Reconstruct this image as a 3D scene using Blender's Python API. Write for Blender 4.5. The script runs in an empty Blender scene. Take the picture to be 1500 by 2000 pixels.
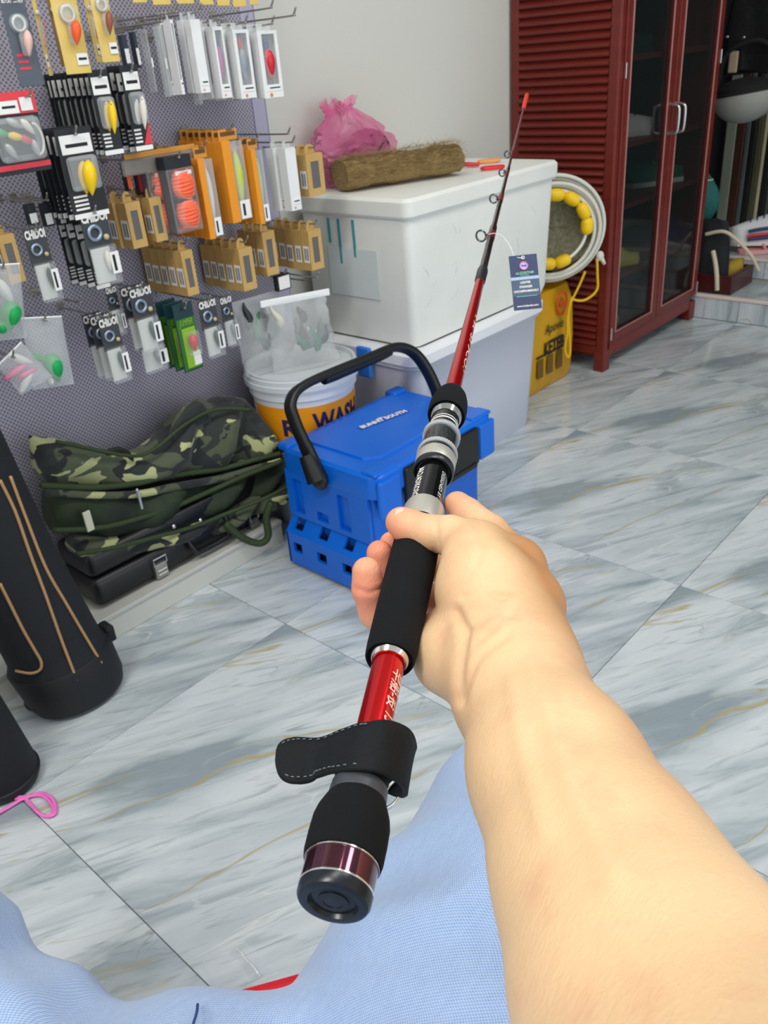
import bpy, bmesh, math, random
import numpy as np
from mathutils import Vector, Matrix
random.seed(7); rng = np.random.default_rng(7)
S = bpy.context.scene
COL = S.collection

# ------------------------------------------------------------ camera
F, YAW, PITCH, ROLL, H = 1632.0, .7675, .504, -.0863, 1.05
_cy, _sy = math.cos(YAW), math.sin(YAW)
FW = np.array([_cy*math.cos(PITCH), _sy*math.cos(PITCH), -math.sin(PITCH)])
_r = np.array([_sy, -_cy, 0.]); _u = np.cross(_r, FW)
RT = math.cos(ROLL)*_r + math.sin(ROLL)*_u
UP = -math.sin(ROLL)*_r + math.cos(ROLL)*_u
O = np.array([0, 0, H])
cam = bpy.data.cameras.new('camera'); camo = bpy.data.objects.new('camera', cam); COL.objects.link(camo)
camo.matrix_world = Matrix(((RT[0], UP[0], -FW[0], O[0]), (RT[1], UP[1], -FW[1], O[1]), (RT[2], UP[2], -FW[2], O[2]), (0, 0, 0, 1)))
cam.sensor_fit = 'VERTICAL'; cam.sensor_height = 36; cam.lens = F/2000*36
cam.clip_start = .02; cam.clip_end = 60
cam.dof.use_dof = True; cam.dof.focus_distance = .5; cam.dof.aperture_fstop = 26
S.camera = camo
S.view_settings.view_transform = 'Standard'; S.view_settings.look = 'None'
S.view_settings.exposure = 0.0; S.view_settings.gamma = 1; S.view_settings.use_curve_mapping = False
# ------------------------------------------------------------ world and lamps
w = bpy.data.worlds.new('daylight'); S.world = w; w.use_nodes = True
w.node_tree.nodes['Background'].inputs[0].default_value = (.86, .93, 1, 1)
w.node_tree.nodes['Background'].inputs[1].default_value = .7
def area(name, loc, size, power, col, rot=(0, 0, 0)):
    l = bpy.data.lights.new(name, 'AREA'); l.shape = 'RECTANGLE'; l.size, l.size_y = size
    l.energy = power; l.color = col
    o = bpy.data.objects.new(name, l); o.location = loc; o.rotation_euler = rot; COL.objects.link(o); return o
area('ceiling_lamp', (.6, .2, 2.8), (1.2, .35), 15, (1, .98, .94))
area('ceiling_lamp', (1.9, -.3, 2.8), (1.2, .35), 20, (1, .98, .94))
area('ceiling_lamp', (-1.0, .3, 2.7), (1.2, .35), 38, (1, .98, .94))
area('shop_front_daylight', (.6, -2.9, 1.5), (3.6, 2.2), 35, (.9, .96, 1), (math.radians(90), 0, 0))

# ------------------------------------------------------------ helpers
def ray(x, y): return FW + RT*(x-750)/F - UP*(y-1000)/F
def at(x, y, ax, c):
    i = 'xyz'.index(ax); d = ray(x, y); return O + d*((c-O[i])/d[i])
def ad(x, y, d): return O + ray(x, y)*d
def lin(c):
    return tuple((v/12.92 if v <= .04045 else ((v+.055)/1.055)**2.4) for v in c)
def C(r, g, b): return lin((r/255, g/255, b/255))
MATS = {}
def mat(name, col, rough=.5, metal=0, **k):
    if name in MATS: return MATS[name]
    m = bpy.data.materials.new(name); m.use_nodes = True; nt = m.node_tree
    b = nt.nodes['Principled BSDF']; c = C(*col)
    b.inputs['Base Color'].default_value = (*c, 1); b.inputs['Roughness'].default_value = rough
    b.inputs['Metallic'].default_value = metal
    for kk, vv in k.items():
        if kk == 'alpha': b.inputs['Alpha'].default_value = vv
        if kk == 'trans': b.inputs['Transmission Weight'].default_value = vv
        if kk == 'coat': b.inputs['Coat Weight'].default_value = vv
        if kk == 'sss':
            b.inputs['Subsurface Weight'].default_value = vv; b.inputs['Subsurface Radius'].default_value = (1, .35, .2)
            b.inputs['Subsurface Scale'].default_value = .006
        if kk == 'spec': b.inputs['Specular IOR Level'].default_value = vv
        if kk == 'sheen': b.inputs['Sheen Weight'].default_value = vv
        if kk == 'emit':
            b.inputs['Emission Color'].default_value = (*c, 1); b.inputs['Emission Strength'].default_value = vv
    n = k.get('noise')      # (scale, second colour, amount, stretch)
    tc = nt.nodes.new('ShaderNodeTexCoord')
    if n:
        mp = nt.nodes.new('ShaderNodeMapping'); mp.inputs['Scale'].default_value = n[3] if len(n) > 3 else (1, 1, 1)
        t = nt.nodes.new('ShaderNodeTexNoise'); t.inputs['Scale'].default_value = n[0]; t.inputs['Detail'].default_value = 5
        r = nt.nodes.new('ShaderNodeValToRGB'); r.color_ramp.elements[0].position = .5-n[2]/2; r.color_ramp.elements[1].position = .5+n[2]/2
        r.color_ramp.elements[0].color = (*c, 1); r.color_ramp.elements[1].color = (*C(*n[1]), 1)
        nt.links.new(tc.outputs['Object'], mp.inputs[0]); nt.links.new(mp.outputs[0], t.inputs[0]); nt.links.new(t.outputs[0], r.inputs[0]); nt.links.new(r.outputs[0], b.inputs['Base Color'])
    bp = k.get('bump')      # (scale, strength, distance)
    if bp:
        t = nt.nodes.new('ShaderNodeTexNoise'); t.inputs['Scale'].default_value = bp[0]; t.inputs['Detail'].default_value = 6
        q = nt.nodes.new('ShaderNodeBump'); q.inputs['Strength'].default_value = bp[1]; q.inputs['Distance'].default_value = bp[2]
        nt.links.new(tc.outputs['Object'], t.inputs[0]); nt.links.new(t.outputs[0], q.inputs['Height']); nt.links.new(q.outputs[0], b.inputs['Normal'])
    MATS[name] = m; return m
def N(m, kind, **k):
    n = m.node_tree.nodes.new(kind)
    for a, v in k.items():
        if hasattr(n, a): setattr(n, a, v)
        else: n.inputs[a.replace('_', ' ')].default_value = v
    return n
def L(m, a, b): m.node_tree.links.new(a, b)
def mth(m, op, a, b=None, cl=False):
    n = m.node_tree.nodes.new('ShaderNodeMath'); n.operation = op; n.use_clamp = cl
    for i, v in enumerate((a, b)):
        if v is None: continue
        if isinstance(v, (int, float)): n.inputs[i].default_value = v
        else: L(m, v, n.inputs[i])
    return n.outputs[0]
def mixc(m, f, a, b):
    n = m.node_tree.nodes.new('ShaderNodeMix'); n.data_type = 'RGBA'
    for i, v in ((0, f), (6, a), (7, b)):
        if isinstance(v, tuple): n.inputs[i].default_value = (*v, 1)
        elif isinstance(v, (int, float)): n.inputs[i].default_value = v
        else: L(m, v, n.inputs[i])
    return n.outputs[2]

class MB:
    def __init__(s): s.v = []; s.f = []; s.n = 0
    def add(s, v, f):
        s.v.append(np.asarray(v, float).reshape(-1, 3)); s.f += [tuple(i+s.n for i in q) for q in f]; s.n += len(s.v[-1]); return s
    def box(s, lo, hi, M=None):
        lo = np.array(lo, float); hi = np.array(hi, float)
        v = np.array([[(lo, hi)[i][0], (lo, hi)[j][1], (lo, hi)[k][2]] for i in (0, 1) for j in (0, 1) for k in (0, 1)])
        if M is not None: v = v @ M[:3, :3].T + M[:3, 3]
        return s.add(v, [(0, 1, 3, 2), (4, 6, 7, 5), (0, 4, 5, 1), (2, 3, 7, 6), (0, 2, 6, 4), (1, 5, 7, 3)])
    def rbox(s, lo, hi, r=.005, seg=2, taper=0, M=None):
        bm = bmesh.new(); bmesh.ops.create_cube(bm, size=1)
        lo = Vector(lo); hi = Vector(hi); c = (lo+hi)/2; d = hi-lo
        for v in bm.verts:
            t = 1-taper*(.5-v.co.z)
            v.co = Vector((v.co.x*d.x*t, v.co.y*d.y*t, v.co.z*d.z))+c
        bmesh.ops.bevel(bm, geom=bm.edges[:], offset=min(r, min(d)*.49), segments=seg, profile=.5, affect='EDGES')
        vv = np.array([v.co[:] for v in bm.verts]); bm.verts.index_update()
        if M is not None: vv = vv @ M[:3, :3].T + M[:3, 3]
        s.add(vv, [tuple(v.index for v in f.verts) for f in bm.faces]); bm.free(); return s
    def rings(s, P, cap=True):
        P = [np.asarray(p) for p in P]; n = len(P[0]); k = len(P)
        f = [(i*n+j, i*n+(j+1) % n, (i+1)*n+(j+1) % n, (i+1)*n+j) for i in range(k-1) for j in range(n)]
        if cap: f += [tuple(range(n))[::-1], tuple((k-1)*n+j for j in range(n))]
        return s.add(np.concatenate(P), f)
    def tube(s, pts, r, n=8, cap=True, closed=False):
        pts = np.asarray(pts, float); k = len(pts); rr = r if hasattr(r, '__len__') else [r]*k
        T = np.gradient(pts, axis=0)
        if closed: T = np.roll(pts, -1, 0)-np.roll(pts, 1, 0)
        T /= np.linalg.norm(T, axis=1)[:, None]+1e-12
        a = np.array([0, 0, 1.]) if abs(T[0][2]) < .9 else np.array([1., 0, 0])
        u = np.cross(T[0], a); u /= np.linalg.norm(u); R = []
        for i in range(k):
            u = u - T[i]*(u@T[i]); u /= np.linalg.norm(u)+1e-12; v = np.cross(T[i], u)
            th = np.arange(n)*2*math.pi/n
            R.append(pts[i] + rr[i]*(np.cos(th)[:, None]*u + np.sin(th)[:, None]*v))
        if closed:
            f = [(i*n+j, i*n+(j+1) % n, ((i+1) % k)*n+(j+1) % n, ((i+1) % k)*n+j) for i in range(k) for j in range(n)]
            return s.add(np.concatenate(R), f)
        return s.rings(R, cap)
    def cyl(s, a, b, r, n=24, r2=None):
        return s.tube([a, b], [r, r if r2 is None else r2], n)
    def ball(s, c, r, seg=16, rg=10, M=None):
        r = np.array([r]*3 if not hasattr(r, '__len__') else r, float); v = []; f = []
        for i in range(rg+1):
            p = math.pi*i/rg
            for j in range(seg):
                t = 2*math.pi*j/seg; v.append([math.sin(p)*math.cos(t), math.sin(p)*math.sin(t), math.cos(p)])
        v = np.array(v)*r
        if M is not None: v = v @ np.asarray(M)[:3, :3].T
        f = [(i*seg+j, (i+1)*seg+j, (i+1)*seg+(j+1) % seg, i*seg+(j+1) % seg) for i in range(rg) for j in range(seg)]
        return s.add(v+np.array(c, float), f)
    def grid(s, G):
        a, b = G.shape[:2]
        return s.add(G.reshape(-1, 3), [(i*b+j, i*b+j+1, (i+1)*b+j+1, (i+1)*b+j) for i in range(a-1) for j in range(b-1)])
def mesh_of(mb, name):
    me = bpy.data.meshes.new(name); me.from_pydata(np.concatenate(mb.v).tolist(), [], mb.f)
    bm = bmesh.new(); bm.from_mesh(me); bmesh.ops.remove_doubles(bm, verts=bm.verts, dist=1e-6)
    bmesh.ops.recalc_face_normals(bm, faces=bm.faces); bm.to_mesh(me); bm.free(); return me
ORI = {}
def npm(M): return np.array(M)
def tag(o, label=None, cat=None, group=None, kind=None):
    for k, v in (('label', label), ('category', cat), ('group', group), ('kind', kind)):
        if v: o[k] = v
    return o
def thing(name, label, cat, loc=(0, 0, 0), rot=None, group=None):
    o = bpy.data.objects.new(name, None); COL.objects.link(o); o.empty_display_size = .02
    M = Matrix.Translation(Vector(loc)) @ (rot.to_4x4() if rot is not None else Matrix.Identity(4))
    o.matrix_world = M; ORI[o.name] = M; return tag(o, label, cat, group)
def part(name, mb, m, parent=None, smooth=None, world=True, bevel=0, label=None):
    """one mesh object; world=True: coordinates are world ones, else the thing's own"""
    if world and parent is not None:
        Mi = npm(ORI[parent.name].inverted()); mb.v = [v @ Mi[:3, :3].T + Mi[:3, 3] for v in mb.v]
    me = mesh_of(mb, name); o = bpy.data.objects.new(name, me); COL.objects.link(o)
    for q in (m if isinstance(m, (list, tuple)) else [m]): me.materials.append(q)
    if smooth is not None:
        me.polygons.foreach_set('use_smooth', [True]*len(me.polygons))
        if smooth < 180: me.set_sharp_from_angle(angle=math.radians(smooth))
    if parent is not None: o.parent = parent; ORI[o.name] = ORI[parent.name]
    else: ORI[o.name] = Matrix.Identity(4)
    if bevel:
        b = o.modifiers.new('bevel', 'BEVEL'); b.width = bevel; b.segments = 2; b.limit_method = 'ANGLE'
    if label: o['label'] = label
    return o
def struct(name, mb, m, **k): return tag(part(name, mb, m, None, **k), kind='structure')
def copy_tree(o, parent=None):
    c = o.copy(); COL.objects.link(c)
    if parent is not None: c.parent = parent
    ORI[c.name] = ORI[o.name]
    for ch in o.children: copy_tree(ch, c)
    return c
TXT = {}
def text_mesh(s, size=1.0, thick=.0, bold=.0, shear=0.):
    """letters in the xy plane, width-centred, as arrays"""
    key = (s, bold, shear)
    if key not in TXT:
        cu = bpy.data.curves.new('letters', 'FONT'); cu.body = s; cu.size = 1; cu.align_x = 'CENTER'; cu.align_y = 'CENTER'
        cu.offset = bold; cu.shear = shear; cu.resolution_u = 2
        t = bpy.data.objects.new('letters', cu); COL.objects.link(t)
        dg = bpy.context.evaluated_depsgraph_get(); me = bpy.data.meshes.new_from_object(t.evaluated_get(dg))
        v = np.array([q.co[:] for q in me.vertices]).reshape(-1, 3); f = [tuple(p.vertices) for p in me.polygons]
        COL.objects.unlink(t); bpy.data.objects.remove(t); TXT[key] = (v, f)
    v, f = TXT[key]; v = v.copy()
    return v*size, f
def text(s, parent, m, org, ex, ey, size, name='lettering', bold=.0, shear=0., world=True, fit=None):
    v, f = text_mesh(s, 1, 0, bold, shear)
    if not len(v): return
    wd = np.ptp(v[:, 0]); sx = size if fit is None else fit/wd
    ex = np.array(ex, float); ey = np.array(ey, float); ex /= np.linalg.norm(ex); ey /= np.linalg.norm(ey)
    P = np.array(org, float) + v[:, :1]*sx*ex + v[:, 1:2]*size*ey
    return part(name, MB().add(P, f), m, parent, world=world)
def arc(c, a, b, n): # helper: list of points a..b
    return [np.array(a)+(np.array(b)-np.array(a))*i/(n-1) for i in range(n)]
def spline(P, n):
    P = np.asarray(P, float); k = len(P); t = np.linspace(0, k-1, n); out = []
    for x in t:
        i = min(int(x), k-2); f = x-i; p0 = P[max(i-1, 0)]; p1 = P[i]; p2 = P[i+1]; p3 = P[min(i+2, k-1)]
        out.append(.5*((2*p1)+(-p0+p2)*f+(2*p0-5*p1+4*p2-p3)*f*f+(-p0+3*p1-3*p2+p3)*f**3))
    return np.array(out)

# ------------------------------------------------------------ materials with their own nodes
def marble_mat():
    m = mat('polished_marble_tile', (190, 198, 202), .16, coat=.3); b = m.node_tree.nodes['Principled BSDF']
    tc = N(m, 'ShaderNodeTexCoord'); rot = N(m, 'ShaderNodeMapping'); rot.inputs['Rotation'].default_value = (0, 0, math.radians(28))
    L(m, tc.outputs['Object'], rot.inputs[0])
    def st(sx, sy, off=(0, 0, 0)):
        q = N(m, 'ShaderNodeMapping'); q.inputs['Scale'].default_value = (sx, sy, 1); q.inputs['Location'].default_value = off; L(m, rot.outputs[0], q.inputs[0]); return q.outputs[0]
    def nz(v, sc, det=5, dist=0.): 
        q = N(m, 'ShaderNodeTexNoise', Scale=sc, Detail=det, Distortion=dist); L(m, v, q.inputs[0]); return q.outputs[0]
    band = nz(st(1.1, 5.5), 2.1, 7, .8)
    r1 = N(m, 'ShaderNodeValToRGB'); e = r1.color_ramp.elements; e[0].position = .36; e[0].color = (*C(146, 159, 167), 1); e[1].position = .6; e[1].color = (*C(208, 215, 220), 1)
    x = e.new(.46); x.color = (*C(184, 194, 200), 1); L(m, band, r1.inputs[0])
    fine = nz(st(2.5, 22, (3, 1, 0)), 3.2, 6, 1.2)
    c1 = mixc(m, mth(m, 'MULTIPLY', mth(m, 'SUBTRACT', fine, .55, True), 3.0, True), r1.outputs[0], C(124, 137, 144))
    def vein(off, sc, wd, dist, lo, gain):
        v = nz(st(.8, 3.4, off), sc, 4, dist); d = mth(m, 'ABSOLUTE', mth(m, 'SUBTRACT', v, .5))
        a = mth(m, 'SUBTRACT', 1, mth(m, 'DIVIDE', d, wd), True)
        k = nz(st(1.6, 3, (off[0]+7, 2, 0)), 1.7, 3); return mth(m, 'MULTIPLY', a, mth(m, 'MULTIPLY', mth(m, 'SUBTRACT', k, lo, True), gain, True))
    c2 = mixc(m, mth(m, 'MULTIPLY', vein((5, 3, 0), 1.9, .012, .7, .5, 7), .6), c1, C(232, 232, 230))
    c3 = mixc(m, mth(m, 'MULTIPLY', vein((1.3, 2, 0), 1.5, .011, 1.1, .46, 9), .9), c2, C(176, 162, 112))
    c4 = mixc(m, mth(m, 'MULTIPLY', vein((9, 4, 0), 2.4, .006, 1.4, .5, 7), .7), c3, C(130, 138, 136))
    L(m, c4, b.inputs['Base Color']); return m
MARB = marble_mat()
GROUT = mat('tile_joint', (196, 194, 186), .8)
WALL = mat('painted_wall', (214, 214, 207), .65, bump=(60, .05, .002))
def pegmat():
    m = mat('perforated_metal', (168, 165, 186), .45, .1); b = m.node_tree.nodes['Principled BSDF']
    tc = N(m, 'ShaderNodeTexCoord'); s = N(m, 'ShaderNodeSeparateXYZ'); L(m, tc.outputs['Object'], s.inputs[0])
    p = math.pi/.0068
    u = mth(m, 'ADD', s.outputs[0], s.outputs[2]); v = mth(m, 'SUBTRACT', s.outputs[0], s.outputs[2])
    a = mth(m, 'ABSOLUTE', mth(m, 'SINE', mth(m, 'MULTIPLY', u, p*.70))); c = mth(m, 'ABSOLUTE', mth(m, 'SINE', mth(m, 'MULTIPLY', v, p*.70)))
    h = mth(m, 'GREATER_THAN', mth(m, 'MULTIPLY', a, c), .52)  # holes are darker dots, the shade of their recess put into the colour
    L(m, mixc(m, h, C(174, 170, 186), C(112, 110, 124)), b.inputs['Base Color'])
    q = N(m, 'ShaderNodeBump', Strength=.6, Distance=.002); L(m, mth(m, 'SUBTRACT', 1, h), q.inputs['Height']); L(m, q.outputs[0], b.inputs['Normal'])
    return m
PEG = pegmat()
def camomat():
    m = mat('camouflage_cloth', (60, 66, 44), .75, sheen=.2); b = m.node_tree.nodes['Principled BSDF']
    tc = N(m, 'ShaderNodeTexCoord')
    def nz(sc, off):
        mp = N(m, 'ShaderNodeMapping'); mp.inputs['Location'].default_value = off; mp.inputs['Scale'].default_value = (.7, 1, 1.3); L(m, tc.outputs['Object'], mp.inputs[0])
        q = N(m, 'ShaderNodeTexNoise', Scale=sc, Detail=1.5, Distortion=1.2); L(m, mp.outputs[0], q.inputs[0]); return q.outputs[0]
    c = mixc(m, mth(m, 'GREATER_THAN', nz(9, (0, 0, 0)), .5), C(74, 82, 60), C(34, 40, 38))
    c = mixc(m, mth(m, 'GREATER_THAN', nz(11, (4, 2, 1)), .6), c, C(24, 28, 32))
    c = mixc(m, mth(m, 'GREATER_THAN', nz(12, (8, 1, 3)), .60), c, C(176, 180, 128))
    L(m, c, b.inputs['Base Color'])
    t = N(m, 'ShaderNodeTexNoise', Scale=40, Detail=4); q = N(m, 'ShaderNodeBump', Strength=.5, Distance=.006); L(m, tc.outputs['Object'], t.inputs[0]); L(m, t.outputs[0], q.inputs['Height']); L(m, q.outputs[0], b.inputs['Normal'])
    return m
CAMO = camomat()
def chambray():
    m = mat('chambray_cloth', (150, 176, 220), .85, sheen=.3); b = m.node_tree.nodes['Principled BSDF']
    tc = N(m, 'ShaderNodeTexCoord'); s = N(m, 'ShaderNodeSeparateXYZ'); L(m, tc.outputs['Object'], s.inputs[0])
    p = 2*math.pi/.0026
    u = mth(m, 'ADD', s.outputs[0], mth(m, 'MULTIPLY', s.outputs[2], .6)); v = mth(m, 'SUBTRACT', s.outputs[1], mth(m, 'MULTIPLY', s.outputs[2], .5))
    a = mth(m, 'SINE', mth(m, 'MULTIPLY', u, p)); c = mth(m, 'SINE', mth(m, 'MULTIPLY', v, p))
    k = mth(m, 'ADD', mth(m, 'MULTIPLY', mth(m, 'MULTIPLY', a, c), .42), .5)
    n = N(m, 'ShaderNodeTexNoise', Scale=70, Detail=5); n2 = N(m, 'ShaderNodeMapping'); n2.inputs['Scale'].default_value = (1, 3, 2)
    L(m, tc.outputs['Object'], n2.inputs[0]); L(m, n2.outputs[0], n.inputs[0])
    base = mixc(m, n.outputs[0], C(102, 140, 200), C(146, 176, 222))
    L(m, mixc(m, k, base, C(190, 208, 236)), b.inputs['Base Color'])
    q = N(m, 'ShaderNodeBump', Strength=.6, Distance=.0008); L(m, k, q.inputs['Height']); L(m, q.outputs[0], b.inputs['Normal'])
    return m
JEAN = chambray()
def skinmat():
    m = mat('skin', (226, 184, 148), .48, sss=.12, spec=.35); b = m.node_tree.nodes['Principled BSDF']
    at_ = N(m, 'ShaderNodeVertexColor'); at_.layer_name = 'tone'
    tc = N(m, 'ShaderNodeTexCoord'); n = N(m, 'ShaderNodeTexNoise', Scale=45, Detail=3); L(m, tc.outputs['Object'], n.inputs[0])
    s = N(m, 'ShaderNodeSeparateColor'); L(m, at_.outputs[0], s.inputs[0])
    c = mixc(m, s.outputs[0], C(230, 194, 152), C(228, 146, 118))
    c = mixc(m, mth(m, 'MULTIPLY', s.outputs[1], .95), c, C(182, 122, 72))
    c = mixc(m, mth(m, 'MULTIPLY', mth(m, 'SUBTRACT', n.outputs[0], .5, True), 1.0, True), c, C(214, 138, 116))
    L(m, c, b.inputs['Base Color'])
    mp = N(m, 'ShaderNodeMapping'); mp.inputs['Rotation'].default_value = (0, 0, .5); mp.inputs['Scale'].default_value = (1, 2.5, 1)
    t = N(m, 'ShaderNodeTexNoise', Scale=190, Detail=7, Distortion=1.5); L(m, tc.outputs['Object'], mp.inputs[0]); L(m, mp.outputs[0], t.inputs[0])
    q = N(m, 'ShaderNodeBump', Strength=.35, Distance=.0012); L(m, t.outputs[0], q.inputs['Height']); L(m, q.outputs[0], b.inputs['Normal'])
    return m
SKIN = skinmat()
BLACKP = mat('black_plastic', (16, 18, 20), .4); EVA = mat('black_foam_grip', (16, 18, 22), .95, spec=.25, bump=(900, .4, .0006))
WHITE = mat('white_card', (240, 240, 238), .5); KRAFT = mat('kraft_card', (204, 170, 106), .7, noise=(30, (190, 152, 88), .5))
DARKIN = mat('dark_inside', (40, 38, 44), .6); BLUE = mat('blue_plastic', (0, 108, 222), .34, noise=(6, (0, 98, 212), .4)); BLUED = mat('deep_blue_plastic', (4, 60, 160), .45)
CLEAR = mat('clear_plastic', (225, 232, 235), .12, alpha=.28); CLEARER = mat('clear_film', (235, 240, 242), .1, alpha=.14)
STEEL = mat('bright_steel', (205, 207, 208), .28, 1); CHROME = mat('chrome', (235, 235, 235), .12, 1); SATIN = mat('satin_metal', (206, 203, 194), .36, .55)
RED = mat('red_anodised', (215, 8, 18), .22, .75, coat=.6); PRINTW = mat('white_print', (238, 236, 232), .5); PRINTK = mat('dark_print', (24, 26, 34), .6)
ORANGE = mat('orange_card', (238, 152, 36), .45); LUREY = mat('yellow_lure', (250, 206, 8), .3); LUREO = mat('orange_lure', (250, 96, 40), .35)
LURER = mat('red_lure', (214, 30, 52), .3); LUREG = mat('green_lure', (10, 170, 84), .4); LUREP = mat('pink_lure', (245, 120, 165), .4); LUREW = mat('pearl_lure', (226, 222, 212), .3)
BLACKC = mat('black_card', (30, 34, 40), .45); GREYC = mat('slate_card', (86, 94, 106), .4); GOLDC = mat('gold_card', (214, 178, 84), .4, noise=(14, (232, 204, 120), .4))
WIRE = mat('hook_wire', (170, 166, 158), .35, .9); REDC = mat('red_card', (226, 62, 74), .45); SILV = mat('silver_card', (176, 180, 182), .3, .3)
MAHOG = mat('mahogany_plastic', (120, 38, 28), .38, noise=(3, (102, 30, 25), .4, (1, 1, 8))); PIPING = mat('tan_piping', (176, 138, 96), .6)
BAGBLK = mat('black_nylon', (20, 24, 30), .8, bump=(300, .3, .001)); CREAM = mat('cream_trim', (228, 226, 214), .5)
FOAMW = mat('styrofoam', (236, 237, 232), .8, bump=(160, .35, .0015), noise=(5, (226, 228, 222), .4))
TUBM = mat('frosted_plastic', (206, 208, 222), .35, noise=(3, (196, 200, 216), .5)); TUBL = mat('milky_lid', (232, 234, 240), .3)
# ------------------------------------------------------------ the setting
T = .6
tx0, ty0 = .8431*H, 1.117*H      # one tile corner of the floor
struct('floor', MB().box((-1.8, -3, -.06), (6, 1.8, -.006)), GROUT)
_flo = bpy.data.objects['floor']; first = None
for i in range(-3, 8):
    for j in range(-3, 2):
        x, y = tx0+i*T, ty0+j*T
        if y > 1.75: continue
        if first is None:
            g = .0007; first = part('floor_tile', MB().rbox((g, g, -.008), (T-g, T-g, 0), .0008, 1), MARB, _flo)
            first.location = (x, y, 0)
        else:
            c = first.copy(); c.location = (x, y, 0); COL.objects.link(c)
struct('wall_back', MB().box((-1.8, 1.74, 0), (3.62, 1.9, 2.9)), WALL)
struct('wall_left', MB().box((-1.95, -3, 0), (-1.8, 1.9, 2.9)), WALL)
struct('ceiling', MB().box((-1.95, -3, 2.9), (6, 1.9, 3.0)), WALL)
struct('wall_right', MB().box((6, -3, 0), (6.1, 1.9, 2.9)), WALL)
# marble steps to the doorway on the right
EDGE = mat('step_nosing', (226, 208, 200), .35); STEPM = MARB
def steps():
    s1 = struct('trim_1', MB().box((3.325, .2, 0), (3.62, 1.74, .078)), GROUT)
    for k, (a, b) in enumerate(((1.175, 1.72), (.62, 1.173), (.2, .618))):
        o = part('riser_tile', MB().rbox((-.006, 0, .002), (.008, b-a, .084), .001, 1), MARB, s1, world=False); o.location = (3.319, a, 0)
        o = part('tread_tile', MB().rbox((0, 0, 0), (.29, b-a, .008), .001, 1), MARB, s1, world=False); o.location = (3.328, a, .0775)
    part('nosing', MB().rbox((3.308, .2, .084), (3.33, 1.72, .098), .004), EDGE, s1)
    s2 = struct('trim_2', MB().box((3.63, .2, .0), (4.3, 1.74, .165)), GROUT)
    for k, (a, b) in enumerate(((1.20, 1.72), (.65, 1.198))):
        o = part('riser_tile', MB().rbox((-.006, 0, .1), (.008, b-a, .168), .001, 1), MARB, s2, world=False); o.location = (3.624, a, 0)
        o = part('tread_tile', MB().rbox((0, 0, 0), (.6, b-a, .008), .001, 1), MARB, s2, world=False); o.location = (3.634, a, .1655)
    part('nosing', MB().rbox((3.614, .2, .168), (3.635, 1.72, .182), .004), EDGE, s2)
steps()
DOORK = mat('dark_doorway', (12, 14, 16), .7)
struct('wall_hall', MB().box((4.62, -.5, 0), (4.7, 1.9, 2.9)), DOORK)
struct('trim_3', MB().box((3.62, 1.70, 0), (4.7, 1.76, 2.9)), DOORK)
# folding door leaves standing behind the step
leaves = []
for a_, b_, c_ in ((1409, 1429, (150, 156, 140)), (1430, 1446, (74, 40, 26)), (1447, 1456, (88, 94, 94)), (1457, 1468, (12, 16, 16)), (1469, 1481, (82, 78, 56)), (1482, 1489, (190, 182, 150)), (1490, 1502, (12, 16, 16)), (1503, 1510, (70, 80, 76)), (1512, 1540, (16, 18, 20))):
    p_, q_ = at(a_, 330, 'x', 4.22), at(b_, 330, 'x', 4.22); leaves.append((4.22, (p_[1]+q_[1])/2, p_[1]-q_[1], c_))
fd = thing('folding_door', 'dark folding door of narrow pale and brown strips behind the shoes', 'door', (4.35, 1.4, .174))
for i, (x, y, wd, c) in enumerate(leaves):
    part('door_slat', MB().rbox((x, y-wd/2, .174), (x+.02, y+wd/2, 2.3), .004, 1), mat('slat_colour_%d' % i, c, .6), fd)

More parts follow.
